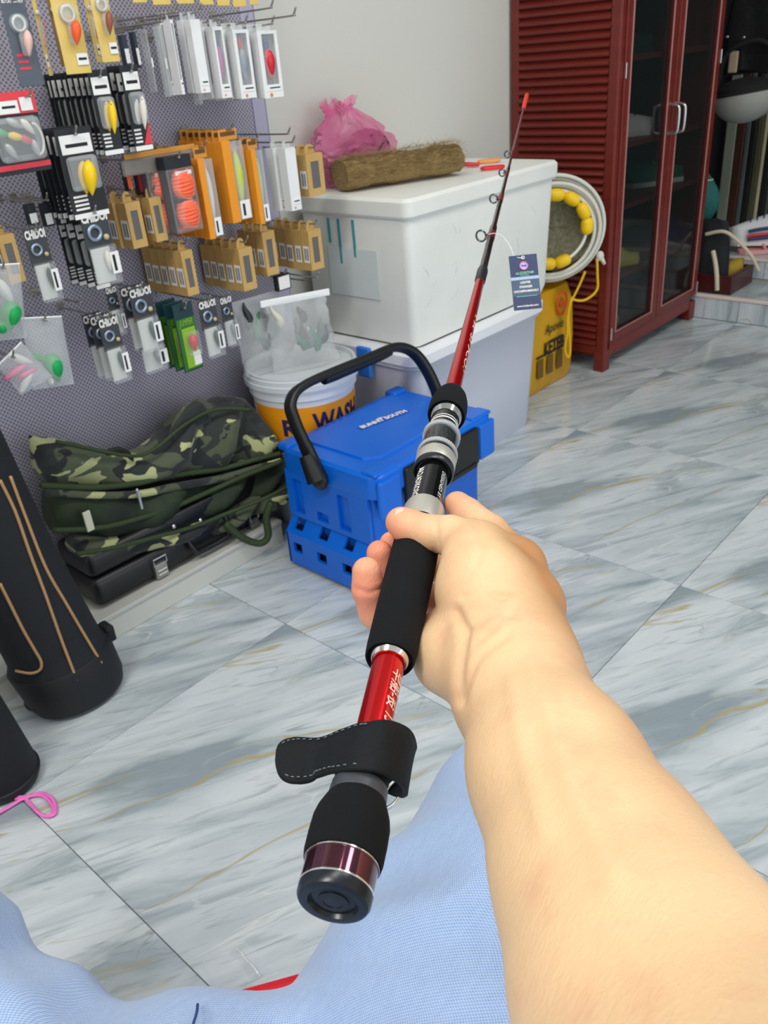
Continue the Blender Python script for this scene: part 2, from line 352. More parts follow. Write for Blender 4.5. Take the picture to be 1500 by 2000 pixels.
# ------------------------------------------------------------ shoe cabinet
def cabinet():
    X0, X1, Y0, Y1, Z1 = 2.56, 3.305, 1.345, 1.732, 1.95
    t = thing('shoe_cabinet', 'tall reddish brown shoe cabinet with louvred side and two glass doors', 'cabinet', (X0, Y0, 0))
    for x in (X0, X1-.045):
        for y in (Y0, Y1-.04): part('leg', MB().rbox((x, y, 0), (x+.045, y+.04, .075), .004), MAHOG, t)
    part('base_rail', MB().rbox((X0+.045, Y0+.004, .045), (X1-.045, Y0+.03, .1), .003), MAHOG, t)
    part('bottom_panel', MB().box((X0+.01, Y0+.02, .075), (X1-.01, Y1, .092)), MAHOG, t)
    part('top_panel', MB().rbox((X0, Y0, Z1-.03), (X1, Y1, Z1), .003), MAHOG, t)
    part('back_panel', MB().box((X0+.02, Y1-.012, .075), (X1-.02, Y1, Z1-.03)), mat('cabinet_back', (52, 20, 20), .6), t)
    side = part('side_panel', MB().box((X0+.014, Y0+.03, .05), (X0+.02, Y1-.02, Z1-.03)).rbox((X0, Y0, .07), (X0+.028, Y0+.036, Z1-.02), .006).rbox((X0+.002, Y1-.03, .04), (X0+.028, Y1, Z1-.02), .005).rbox((X0+.004, Y0+.036, .06), (X0+.02, Y1-.03, .09), .004), MAHOG, t)
    n = 76; me = None; p = (Z1-.12)/n
    for i in range(n):       # louvres, one by one
        z = .09+i*p
        if me is None:
            a = .0; mb = MB(); y0, y1 = Y0+.036, Y1-.03
            v = []
            for y in (y0, y1): v += [(X0+.014, y, 0), (X0+.001, y, .002), (X0-.001, y, .007), (X0+.014, y, p*.98)]
            mb.add(v, [(0, 1, 5, 4), (1, 2, 6, 5), (2, 3, 7, 6), (3, 0, 4, 7), (0, 3, 2, 1), (4, 5, 6, 7)])
            me = part('louvre', mb, MAHOG, side); me.location.z = z; ORI.pop(me.name)
        else:
            c = me.copy(); c.location.z = z; COL.objects.link(c)
    part('side_panel', MB().box((X1-.02, Y0+.02, .05), (X1, Y1, Z1-.02)), MAHOG, t)
    for z in (.30, .53, .72, .97, 1.22, 1.5):
        part('shelf', MB().box((X0+.02, Y0+.03, z-.008), (X1-.02, Y1-.012, z+.008)), mat('cabinet_shelf', (112, 46, 34), .5), t)
    GL = mat('smoked_glass', (26, 40, 40), .06, alpha=.40, spec=.5)
    ALU = mat('door_beading', (176, 124, 118), .3, .2)
    for k, (a, b) in enumerate(((X0+.03, 2.937), (2.943, X1-.012))):
        y = Y0-.004; z0, z1 = .098, Z1-.035; fw = .042
        mb = MB()
        mb.rbox((a, y, z0), (a+fw*.75, y+.02, z1), .003); mb.rbox((b-fw, y, z0), (b, y+.02, z1), .003)
        mb.rbox((a+fw*.75, y, z0), (b-fw, y+.02, z0+.03), .003); mb.rbox((a+fw*.75, y, z1-.04), (b-fw, y+.02, z1), .003)
        d = part('door', mb, MAHOG, t)
        part('pane', MB().box((a+fw*.7, y+.009, z0+.02), (b-fw+.004, y+.012, z1-.03)), GL, d)
        q = MB(); r = .0028
        c4 = [(a+fw*.78, y-.001, z0+.033), (b-fw-.003, y-.001, z0+.033), (b-fw-.003, y-.001, z1-.045), (a+fw*.78, y-.001, z1-.045)]
        for i in range(4): q.cyl(c4[i], c4[(i+1) % 4], r, 8)
        part('bead', q, ALU, d)
        hx = b-.02 if k == 0 else a+.02
        q = MB().tube(spline([(hx, y, .73), (hx, y-.026, .735), (hx, y-.032, .75), (hx, y-.032, .80), (hx, y-.026, .815), (hx, y, .82)], 24), .0055, 10)
        part('handle', q, STEEL, d, smooth=60, label='silver bow handle')
        hz = a+.001 if k == 0 else b-.004
        for z in (.94, .13): part('hinge', MB().rbox((hz-.001, y-.004, z-.022), (hz+.006, y+.002, z+.022), .001, 1), STEEL, d)
    return t
cabinet()
def shoe(name, label, cat, loc, ang, L_, W_, Hh, m1, m2, group=None, laces=None):
    R = Matrix.Rotation(ang, 3, 'Z'); t = thing(name, label, cat, loc, R, group)
    n = 14; G = []
    for i in range(n):
        u = i/(n-1); wd = W_*(.62+.38*math.sin(math.pi*min(1, u*1.15+.1))) if u < .9 else W_*.62
        wd *= (math.sin(math.pi*min(u*6, .5)))**.5 if u < .08 else 1
        if u > .9: wd = W_*.7*math.sqrt(max(.05, 1-((u-.9)/.1)**2))
        h = Hh*(1-.55*u**1.3) if name != 'sandal' else Hh*.35+.3*Hh*math.exp(-((u-.6)/.16)**2)*1.6
        th = np.linspace(0, math.pi, 10)
        G.append(np.stack([np.full(10, (u-.5)*L_), np.cos(th)*wd/2, .012+np.sin(th)*h], 1))
    sole = []
    for i in range(n):
        g = G[i]; w_ = abs(g[0, 1]); x = g[0, 0]
        sole.append(np.array([(x, -w_-.002, 0), (x, w_+.002, 0), (x, w_+.003, .016), (x, -w_-.003, .016)]))
    part('sole', MB().rings(sole), m2, t, world=False, smooth=40)
    part('upper', MB().rings([np.vstack([g, [[g[0, 0], 0, .01]]]) for g in G]), m1, t, world=False, smooth=80)
    if laces is not None:
        mb = MB()
        for k in range(4):
            x = -.02*L_+k*.09*L_; i = min(n-1, int((x/L_+.5)*(n-1))); h = G[i][5, 2]
            mb.tube([(x-.006, -W_*.2, h*.93), (x, 0, h+.003), (x+.006, W_*.2, h*.93)], .0025, 6)
        part('laces', mb, laces, t, world=False)
    return t
SH_Y = mat('yellow_rubber', (214, 206, 74), .5); SH_W = mat('white_leather', (226, 226, 222), .5); SH_G = mat('green_cloth', (40, 96, 66), .6); SH_D = mat('dark_cloth', (36, 36, 40), .7)
shoe('sandal', 'pale yellow sandal on the lower shelf inside the glass cabinet', 'shoe', (2.80, 1.47, .308), -.6, .23, .09, .07, SH_Y, SH_Y)
shoe('sandal', 'pale yellow sandal on the cabinet bottom below its mate', 'shoe', (2.76, 1.50, .092), -.3, .23, .09, .07, SH_Y, SH_Y)
shoe('sneaker', 'white sneaker on the cabinet shelf beside the left door handle', 'shoe', (2.85, 1.50, .728), -.7, .26, .095, .09, SH_W, SH_W, laces=SH_D)
shoe('sneaker', 'grey green sneaker behind the right glass door of the cabinet', 'shoe', (3.12, 1.48, .538), -.5, .26, .095, .085, SH_G, SH_W, laces=SH_W)
shoe('loafer', 'dark shoe on the upper shelf behind the left glass door', 'shoe', (2.82, 1.5, .978), -.6, .27, .095, .08, SH_D, SH_D)
shoe('loafer', 'dark shoe low behind the right glass door of the cabinet', 'shoe', (3.12, 1.5, .308), -.6, .27, .095, .09, SH_D, mat('brown_sole', (94, 60, 40), .7))

# ------------------------------------------------------------ things on and over the steps
def doorway_things():
    BRN = mat('oxblood_wood', (72, 24, 26), .35)
    t = thing('shoe_tray', 'low dark red wooden tray on the marble step beside the cabinet', 'tray', (3.38, 1.27, .087))
    part('front_board', MB().rbox((3.375, 1.235, .087), (3.395, 1.66, .16), .003), BRN, t)
    part('side_board', MB().rbox((3.395, 1.235, .087), (3.60, 1.255, .16), .003), BRN, t)
    part('side_board', MB().rbox((3.395, 1.64, .087), (3.60, 1.66, .16), .003), BRN, t)
    part('bottom_board', MB().box((3.395, 1.255, .087), (3.6, 1.64, .1)), BRN, t)
    part('back_board', MB().rbox((3.585, 1.255, .1), (3.6, 1.64, .16), .003), BRN, t)
    NAVY = mat('navy_fabric', (34, 52, 104), .6); PINK = mat('pink_rubber', (224, 160, 160), .5)
    SNK = shoe('sneaker', 'white and navy sneaker with red stripe on the upper step', 'shoe', (3.80, 1.27, .205), 2.2, .29, .11, .14, mat('sneaker_white', (212, 212, 214), .5), mat('sneaker_sole', (230, 224, 220), .5), laces=NAVY)
    shoe('sneaker', 'white and blue sneaker at the right edge, behind the striped one', 'shoe', (3.80, 1.05, .174), 2.0, .27, .10, .11, NAVY, SH_W, laces=SH_W)
    q = thing('sandal', 'pink sandal under the white and navy sneaker on the upper step', 'shoe', (3.79, 1.235, .174), Matrix.Rotation(2.2, 3, 'Z'))
    mb = MB(); mb.rings([np.array([(x, -wd, 0), (x, wd, 0), (x, wd, .018), (x, -wd, .018)]) for x, wd in ((-.14, .025), (-.12, .042), (-.03, .036), (.06, .05), (.12, .045), (.14, .02))])
    part('sole', mb, PINK, q, world=False, bevel=.003)
    part('strap', MB().tube([(.04, -.045, .018), (.045, -.02, .036), (.045, .02, .036), (.04, .045, .018)], .006, 8), PINK, q, world=False)
    a = shoe('sneaker', 'white sneaker with yellow lining lying in the dark red tray', 'shoe', (3.51, 1.345, .10), 2.5, .22, .085, .075, mat('olive_yellow', (176, 146, 40), .6), SH_W, laces=SH_W)
    RS_ = mat('red_flash', (200, 30, 46), .5)
    for k_, (m_, z_) in enumerate(((NAVY, .075), (RS_, .05), (NAVY, .035))): part('side_flash', MB().tube([(-.09+.02*k_, .052-.004*k_*0, z_+.02), (-.02, .057, z_), (.06, .052, z_*.9), (.09, .045, z_*.8)], .007, 6), m_, SNK, world=False)
    # black bag with pale straps
    t = thing('shoulder_bag', 'small black bag with beige straps slumped on the dark red tray', 'bag', (3.47, 1.40, .10))
    mb = MB(); P = []
    for i in range(9):
        v = i/8; z = .10+.25*v; sx = .055*(1-.5*v**3); sy = .12*(1-.35*v**2); th = np.arange(20)*2*math.pi/20
        P.append(np.stack([3.435+.02*v+sx*.7*np.cos(th)*(1+.12*np.sin(5*th)), 1.365+sy*.75*np.sin(th), np.full(20, z)+.01*np.cos(3*th)], 1))
    part('body', mb.rings(P), BAGBLK, t, smooth=70)
    BEI = mat('beige_strap', (206, 196, 170), .6)
    part('strap', MB().tube(spline([(3.40, 1.37, .31), (3.40, 1.30, .325), (3.42, 1.25, .29), (3.45, 1.20, .23), (3.47, 1.17, .17)], 20), .007, 8), BEI, t)
    part('strap', MB().tube(spline([(3.39, 1.33, .25), (3.375, 1.31, .21), (3.365, 1.295, .165), (3.362, 1.285, .105)], 16), .009, 8), BEI, t)
    # teal cloth
    t = thing('drawstring_pouch', 'teal green cloth pouch leaning above the black bag by the cabinet', 'pouch', (3.56, 1.49, .32))
    P = []
    for i in range(8):
        v = i/7; th = np.arange(18)*2*math.pi/18; s_ = .07*math.sin(math.pi*(.15+.75*v))+.006
        P.append(np.stack([3.555+s_*.6*np.cos(th), 1.475+s_*np.sin(th)*(1+.15*np.sin(4*th)), np.full(18, .32+.19*v)], 1))
    part('body', MB().rings(P), mat('teal_cloth', (20, 96, 90), .7, bump=(40, .6, .01)), t, smooth=70)
    part('drawstring', MB().tube([(3.555+.03*math.cos(a), 1.475+.045*math.sin(a), .49) for a in np.linspace(0, 6.28, 20)], .003, 6), BEI, t)
    # wooden rack that carries the pouch
    t = thing('shoe_rack', 'dark wooden rack behind the tray under the teal pouch', 'rack', (3.58, 1.6, .087))
    for x in (3.515, 3.60):
        for y in (1.39, 1.66): part('leg', MB().box((x, y, .1 if x < 3.6 else .1), (x+.012, y+.012, .31)), BRN, t)
    part('shelf', MB().rbox((3.505, 1.385, .31), (3.615, 1.68, .32), .003), BRN, t)
    # helmet
    HG = mat('grey_shell', (158, 158, 152), .3); HB = mat('black_lining', (14, 15, 17), .8)
    c = at(1462, 178, 'x', 3.62); t = thing('helmet', 'grey half helmet hanging bowl down below a black padded seat', 'helmet', c)
    mb = MB(); P = []
    for i in range(12):
        a = math.pi/2*(1-i/11); r = .118*math.cos(math.pi/2-a) if i < 11 else .004
        r = .118*math.sin(a); z = -.118*math.cos(a)*.95; th = np.arange(28)*2*math.pi/28
        P.append(np.stack([c[0]+r*np.cos(th), c[1]+r*1.1*np.sin(th), np.full(28, c[2]+z)-.018*np.sin(th)*math.sin(a)], 1))
    part('shell', mb.rings(P, False).rings([p*np.array([1, 1, 1])*1 for p in P[:1]]*1 or P[:1], False) if False else MB().rings(P, False), HG, t, smooth=60)
    part('lining', MB().ball(c+np.array([0, 0, .0]), (.105, .115, .05)), HB, t, smooth=80)
    part('rim', MB().tube(P[0], .006, 8, closed=True), HB, t)
    part('strap', MB().tube(spline([c+np.array([0, -.12, 0]), c+np.array([0, -.1, .10]), c+np.array([0, -.02, .17]), c+np.array([0, .1, .13]), c+np.array([0, .12, 0])], 24), .009, 8), HB, t)
    t = thing('black_jacket', 'black padded jacket hanging above the grey helmet at the doorway', 'jacket', c+np.array([.1, 0, .1]))
    P = []
    for i in range(14):
        v = i/13; z = c[2]+.06+.75*v; th = np.arange(26)*2*math.pi/26; wd = .17*(1-.45*v**3)+.012*math.sin(9*v)
        P.append(np.stack([c[0]+.09+.06*np.cos(th)*(1+.2*np.sin(6*th+3*v)), c[1]-.03+wd*np.sin(th), np.full(26, z)+.012*np.sin(3*th)], 1))
    part('body', MB().rings(P), mat('black_padding', (13, 15, 18), .55, bump=(30, .5, .01)), t, smooth=70)
    for px, py in ((1421, 72), (1453, 73)):
        p = at(px, py, 'x', 3.625); part('snap_button', MB().ball(p, .006), CHROME, t)
    p = at(1431, 120, 'x', 3.62); part('badge', MB().rbox(p-np.array([.004, .02, .04]), p+np.array([.006, .015, .035]), .008), mat('pale_badge', (168, 150, 128), .5), t)
    part('hanger', MB().tube(spline([(c[0]+.09, c[1]-.03, c[2]+.8), (c[0]+.09, c[1]-.03, c[2]+.9), (c[0]+.16, c[1], c[2]+.93)], 10), .004, 6), STEEL, t)
    t = thing('wall_rail', 'dark coat rail across the doorway above the frame', 'rail', (3.8, 1.2, 1.7))
    part('bar', MB().cyl((c[0]+.14, .7, c[2]+.93), (c[0]+.14, 1.735, c[2]+.93), .009, 12), STEEL, t)
    part('bracket', MB().rbox((c[0]+.12, 1.69, c[2]+.9), (c[0]+.16, 1.702, c[2]+.96), .003), STEEL, t)
doorway_things()

# ------------------------------------------------------------ storage tub, foam box and what lies on it
def tub():
    X0, X1, Y0, Y1 = 1.52, 2.085, 1.305, 1.70
    t = thing('storage_tub', 'big frosted storage tub with milky lid under the styrofoam box', 'box', (X0, Y0, 0))
    mb = MB(); P = []
    def rr(x0, x1, y0, y1, r, z, n=5):
        out = []
        for cx, cy, a0 in ((x1-r, y1-r, 0), (x0+r, y1-r, 90), (x0+r, y0+r, 180), (x1-r, y0+r, 270)):
            for i in range(n):
                a = math.radians(a0+90*i/(n-1)); out.append((cx+r*math.cos(a), cy+r*math.sin(a), z))
        return np.array(out)
    for z, e in ((.0, -.035), (.012, -.025), (.17, -.012), (.335, 0), (.34, .012), (.352, .012)):
        P.append(rr(X0-e, X1+e, Y0-e*.4, Y1+e*.2, .04, z))
    part('body', mb.rings(P), TUBM, t, smooth=50)
    part('lid', MB().rings([rr(X0-.02, X1+.02, Y0-.014, Y1+.006, .045, z) if z > .356 or 1 else 0 for z in (.353, .378)]+[rr(X0-.006, X1+.006, Y0, Y1-.006, .04, .387), rr(X0+.02, X1-.02, Y0+.02, Y1-.03, .03, .387), rr(X0+.03, X1-.03, Y0+.03, Y1-.04, .03, .381)]), TUBL, t, smooth=40)
    lp = at(712, 722, 'x', X0-.03)
    for x in (X0-.034,): part('latch', MB().rbox((x, lp[1]-.022, lp[2]-.02), (x+.014, lp[1]+.022, .386), .004), mat('blue_latch', (40, 120, 220), .4), t, label='blue latch')
    return rr
rr = tub()
def foam():
    X0, X1, Y0, Y1 = 1.535, 2.185, 1.325, 1.695
    t = thing('foam_box', 'white styrofoam fish box with lid and torn clear wrap, on the storage tub', 'box', (X0, Y0, .388))
    P = [rr(X0+.012, X1-.045, Y0+.006, Y1-.012, .02, .3885), rr(X0+.006, X1-.03, Y0+.002, Y1-.006, .022, .41), rr(X0+.002, X1-.004, Y0, Y1, .022, .698)]
    part('body', MB().rings(P), FOAMW, t, smooth=40)
    P = [rr(X0-.004-e, X1+e, Y0-.006-e, Y1+e, .02+e, z) for z, e in ((.6995, 0), (.706, .005), (.738, .006), (.746, -.002))]
    part('lid', MB().rings(P), FOAMW, t, smooth=30)
    # tape and print of the carton label on the left side
    for y, z0, z1, m_ in ((1.50, .60, .69, 'teal_ink'), (1.55, .58, .69, 'teal_ink'), (1.585, .63, .69, 'teal_ink')):
        part('label_stripe', MB().box((X0-.0008, y, z0), (X0+.001, y+.007, z1)), mat(m_, (60, 150, 160), .5), t)
    part('wrap_label', MB().box((X0-.0005, 1.43, .50), (X0+.002, 1.60, .62)), mat('pale_label', (214, 222, 222), .4), t)
    for k in range(16):
        x = rng.uniform(X0+.05, X1-.1); z = rng.uniform(.44, .66); l = rng.uniform(.015, .05); a = rng.uniform(.6, 2.3)
        p = np.array([x, Y0+.001, z]); q = p+np.array([l*math.cos(a), 0, l*math.sin(a)])
        part('film_wrinkle', MB().tube([p, (p+q)/2+np.array([.004, -.0015, 0]), q], .0011, 5), CLEAR, t)
foam()
def coir():
    # tied bundle of palm fibre lying on the lid
    a = at(650, 318, 'z', .79); b = at(885, 312, 'z', .79)
    a = np.array([1.575, 1.572, .786]); b = np.array([1.895, 1.455, .786])
    ax = (b-a); ln = np.linalg.norm(ax); ax /= ln; sd = np.cross(ax, [0, 0, 1]); t = thing('fibre_brush', 'bundle of brown palm fibre lying on the styrofoam lid', 'brush', (a+b)/2*np.array([1, 1, 0])+np.array([0, 0, .747]))
    FB = mat('palm_fibre', (178, 152, 100), .9, noise=(60, (120, 96, 58), .5, (1, 1, 6)), bump=(120, .8, .004)); mb = MB(); P = []
    for i in range(26):
        u = i/25; th = np.arange(22)*2*math.pi/22; r = .036*(1+.06*math.sin(17*u)+.05*rng.normal(size=22)*.6)
        P.append(a+ax*(ln*(u*1.0))+(np.cos(th)*r*1.35)[:, None]*sd+(np.sin(th)*r)[:, None]*np.array([0, 0, 1.]))
    part('core', mb.rings(P), FB, t)
    mb = MB()
    for k in range(3600):
        u = rng.uniform(-.02, 1.02); th = rng.uniform(-.3, math.pi+.3); r = .041
        p = a+ax*ln*u+sd*math.cos(th)*r*1.4+np.array([0, 0, math.sin(th)*r]); p[2] = max(p[2], .75)
        d = ax*rng.choice([-1, 1])*rng.uniform(.5, 1)+sd*rng.normal()*.25+np.array([0, 0, rng.normal()*.2]); n_ = np.cross(d, [0, 0, 1]); n_ = n_/np.linalg.norm(n_)*.0008
        q = p+d*rng.uniform(.02, .045)+(sd*math.cos(th)*1.2+np.array([0, 0, math.sin(th)]))*.004; q[2] = max(q[2], .7495)
        mb.add([p-n_, p+n_, q], [(0, 1, 2)])
    part('loose_fibres', mb, mat('fibre_strand', (196, 172, 120), .85, noise=(30, (128, 98, 58), .5)), t)
coir()
def scissors():
    RP = mat('red_rubber', (226, 34, 40), .4); a = at(887, 322, 'z', .75); b = at(985, 318, 'z', .75)
    t = thing('scissors', 'red handled scissors with pale loop lying on the styrofoam lid', 'scissors', at(930, 320, 'z', .747))
    for dy in (-4, 6):
        part('blade', MB().tube([at(884, 320+dy*.6, 'z', .755), at(935, 321, 'z', .754)], [.003, .005], 8), RP, t)
    for k, (cx, cy) in enumerate(((962, 327), (955, 314))):
        c = at(cx, cy, 'z', .753); th = np.linspace(0, 2*math.pi, 24, endpoint=False); e1 = at(cx+10, cy-1, 'z', .753)-c; e1 /= np.linalg.norm(e1); e2 = np.cross([0, 0, 1], e1)
        part('finger_loop', MB().tube([c+e1*.03*math.cos(x)+e2*.013*math.sin(x) for x in th], .0045, 8, closed=True), RP if k == 0 else mat('orange_loop', (240, 160, 90), .5), t)
scissors()
def pinkbag():
    c = np.array([1.735, 1.668, .820]); t = thing('plastic_bag', 'crumpled pink carrier bag with something dark inside, on the styrofoam lid', 'bag', (c[0], c[1], .747))
    n, m_ = 40, 26; P = []
    for i in range(m_):
        v = i/(m_-1); th = np.arange(n)*2*math.pi/n; z = .748+.185*v
        R = (.140*math.sin(math.pi*min(1, .30+.72*v))**.7+.004)
        q = R*(1+.10*np.sin(5*th+4*v)+.07*np.sin(9*th-7*v)+.05*rng.normal(size=n))
        P.append(np.stack([c[0]-.01*v-.03*v*v+q*np.cos(th)*1.05, c[1]+q*np.sin(th)*.42, np.full(n, z)+.012*np.sin(7*th+2)*v], 1))
    PF = mat('pink_film', (226, 84, 150), .3, alpha=.5, noise=(12, (246, 150, 190), .5))
    part('film', MB().rings(P), PF, t, smooth=30)
    part('contents', MB().ball(c+np.array([.035, -.012, -.01]), (.085, .045, .062)), mat('dark_bundle', (70, 66, 60), .7, bump=(60, .8, .01)), t, smooth=80)
    # flared top
    P = []
    for i in range(7):
        v = i/6; th = np.arange(n)*2*math.pi/n; q = (.03+.015*v)*(1+.3*np.sin(6*th)+.1*rng.normal(size=n))
        P.append(np.stack([c[0]-.045+q*np.cos(th)*1.2, c[1]+q*np.sin(th)*.5, np.full(n, .915+.03*v)+.01*np.sin(5*th)], 1))
    part('open_end', MB().rings(P, False), PF, t, smooth=30)
pinkbag()
# ------------------------------------------------------------ landing net, rope and yellow sack between tub and cabinet
def ellipse_pts(c, a, b, e1, e2, n=60, t0=0, t1=2*math.pi, end=False):
    th = np.linspace(t0, t1, n, endpoint=end); return np.array([c+a*math.cos(x)*e1+b*math.sin(x)*e2 for x in th])
def netring():
    RP = mat('pale_rope', (214, 214, 204), .8, bump=(300, .5, .002)); YF = mat('yellow_float', (248, 204, 12), .45)
    c = at(1078, 448, 'y', 1.45); e1 = np.array([.7071, -.7071, 0]); e2 = np.array([0, 0, 1.]); nn = np.array([.7071, .7071, 0])
    def onp(px, py, off=0.): d = ray(px, py); return O+d*(((c+nn*off-O)@nn)/(d@nn))
    t = thing('cast_net', 'coiled fishing net with pale ropes and yellow floats between foam box and cabinet', 'net', c)
    R1, R2 = .166, .160
    for k in range(5):
        r = -.008*k; oy = nn*[0, .014, -.012, .01, -.006][k]-e2*.003*k
        part('rope_coil', MB().tube(ellipse_pts(c+oy, R1+r, R2+r, e1, e2), .0062, 8, closed=True), RP, t, smooth=180)
    ra, rb = R1-.058, R2-.056; c2 = c-nn*.012
    part('float_line', MB().tube(ellipse_pts(c2, ra, rb, e1, e2, 60), .005, 8, closed=True), mat('white_rope', (232, 232, 228), .7), t, smooth=180)
    for a in (86, 58, 28, 2, -72, -98, 112, 138, -125):
        a = math.radians(a); p = c2+ra*math.cos(a)*e1+rb*math.sin(a)*e2; d = -ra*math.sin(a)*e1+rb*math.cos(a)*e2; d /= np.linalg.norm(d); s_ = np.linspace(-1, 1, 11)
        part('float', MB().tube([p+d*.028*x for x in s_], [.0195*math.sqrt(max(.04, 1-abs(x)**3.2)) for x in s_], 16), YF, t, smooth=60)
    NM = mat('knotted_mesh', (152, 148, 122), .9, noise=(90, (104, 100, 80), .5), bump=(160, .9, .004)); P = []
    for i in range(9):
        v = i/8; r = math.sin(math.pi/2*(1-v)); P.append(ellipse_pts(c+nn*(.01+.035*math.cos(math.pi/2*(1-v))), (R1-.03)*r+.003, (R2-.03)*r+.003, e1, e2, 30)+rng.normal(size=(30, 3))*.002)
    part('netting', MB().rings(P, False), NM, t, smooth=180)
    kn = onp(1172, 500, -.005); part('knot', MB().ball(kn, (.014, .012, .016)).tube([kn, onp(1181, 516, -.01)], [.009, .005], 8), RP, t, smooth=180)
    YC = mat('yellow_twine', (226, 178, 16), .6)
    pts = [(1143, 530), (1132, 556), (1120, 580), (1116, 583), (1128, 587), (1142, 586), (1158, 576), (1167, 562), (1167, 540), (1166, 505)]
    part('draw_cord', MB().tube(spline([onp(x, y, -.03) for x, y in pts], 50), .0042, 8), YC, t, smooth=180, label='yellow cord hanging in a loop')
    pts = [(1116, 583), (1112, 600), (1108, 625), (1108, 650), (1103, 680), (1108, 697), (1113, 690), (1112, 655), (1110, 610), (1117, 585)]
    part('draw_cord', MB().tube(spline([onp(x, y, -.035) for x, y in pts], 50), .0048, 8), YC, t, smooth=180, label='yellow cord hanging in a loop')
netring()
def sack():
    YS = mat('yellow_sack', (214, 164, 14), .4, noise=(7, (196, 142, 8), .5), bump=(18, .4, .01)); t = thing('yellow_sack', 'glossy yellow printed sack standing on the floor between tub and cabinet', 'sack', (2.33, 1.50, 0))
    X0, X1 = 2.18, 2.50; P = []
    for z, dx, y0, y1 in ((.002, .0, 1.44, 1.60), (.03, .008, 1.43, 1.62), (.15, .008, 1.425, 1.64), (.27, .004, 1.43, 1.63), (.325, -.008, 1.45, 1.60)):
        P.append(rr(X0-dx, X1+dx*.4, y0, y1, .03, z))
    part('body', MB().rings(P), YS, t, smooth=50)
    yy = 1.421; ex = (1, 0, 0); ez = (0, 0, 1)
    RO = mat('red_orange_print', (214, 84, 20), .45); a = at(1098, 592, 'y', yy)
    part('badge', MB().tube([a+np.array([.03*math.cos(x), 0, .036*math.sin(x)]) for x in np.linspace(0, 6.28, 24)][:-1], .004, 6, closed=True).cyl(a, a+np.array([0, -.001, 0]), .014, 16), RO, t)
    text('Apovie', t, PRINTK, at(1083, 638, 'y', yy), ex, ez, .045, shear=.3, fit=.115, bold=.01)
    text('KETEB', t, PRINTK, at(1083, 675, 'y', yy), ex, ez, .062, fit=.125, bold=.03)
    part('print_rule', MB().box(at(1060, 698, 'y', yy), at(1103, 675, 'y', yy)+np.array([0, .002, .0])) if False else MB().box((2.25, yy-.0006, .128), (2.40, yy+.001, .134)), PRINTK, t)
    for x, z in ((2.255, .09), (2.315, .09), (2.375, .09)):
        part('print_block', MB().box((x, yy-.0006, z-.032), (x+.035, yy+.001, z+.03)), mat('olive_print', (110, 84, 20), .5), t)
sack()
def bucket():
    c = np.array([1.283, 1.474, 0.]); t = thing('bucket', 'white bucket with orange label and clear lid, behind the blue tackle box', 'bucket', c)
    zt = .400
    def ring(r, z): th = np.arange(48)*2*math.pi/48; return np.stack([c[0]+r*np.cos(th), c[1]+r*np.sin(th), np.full(48, z)], 1)
    WB = mat('white_pail', (226, 229, 234), .35)
    part('body', MB().rings([ring(r, z) for r, z in ((.098, .001), (.102, .006), (.126, zt-.045), (.131, zt-.045), (.131, zt-.028), (.134, zt-.028), (.134, zt-.01), (.128, zt-.01))]), WB, t, smooth=30)
    part('lid', MB().rings([ring(r, z) for r, z in ((.136, zt-.02), (.140, zt-.02), (.140, zt-.008), (.137, zt-.006), (.137, zt+.004), (.134, zt+.006), (.134, zt+.012), (.128, zt+.012), (.124, zt+.003), (.01, zt+.003))]), mat('clear_lid', (226, 232, 238), .15, alpha=.8), t, smooth=30)
    OR = mat('orange_label', (246, 158, 20), .4); P = []
    for z in (.225, .338):
        r = .102+(.126-.102)*(z-.006)/(zt-.051)+.0012; P.append([(c[0]+r*math.cos(a), c[1]+r*math.sin(a), z) for a in np.radians(np.linspace(-200, 5, 40))])
    part('label_band', MB().grid(np.array(P)), OR, t, smooth=180)
    for s_, a0, a1, z, sz in (('WASH', -126, -58, .292, .060), ('R', -160, -142, .285, .05)):
        v, f = text_mesh(s_, 1, 0, .035); u = (v[:, 0]-v[:, 0].min())/np.ptp(v[:, 0]); zz = z+v[:, 1]*sz*1.15
        r = .102+(.126-.102)*(zz-.006)/(zt-.051)+.0026; an = np.radians(a0+(a1-a0)*u)
        part('lettering', MB().add(np.stack([c[0]+r*np.cos(an), c[1]+r*np.sin(an), zz], 1), f), mat('navy_print', (36, 28, 92), .5), t)
    return c, zt
bc, bz = bucket()
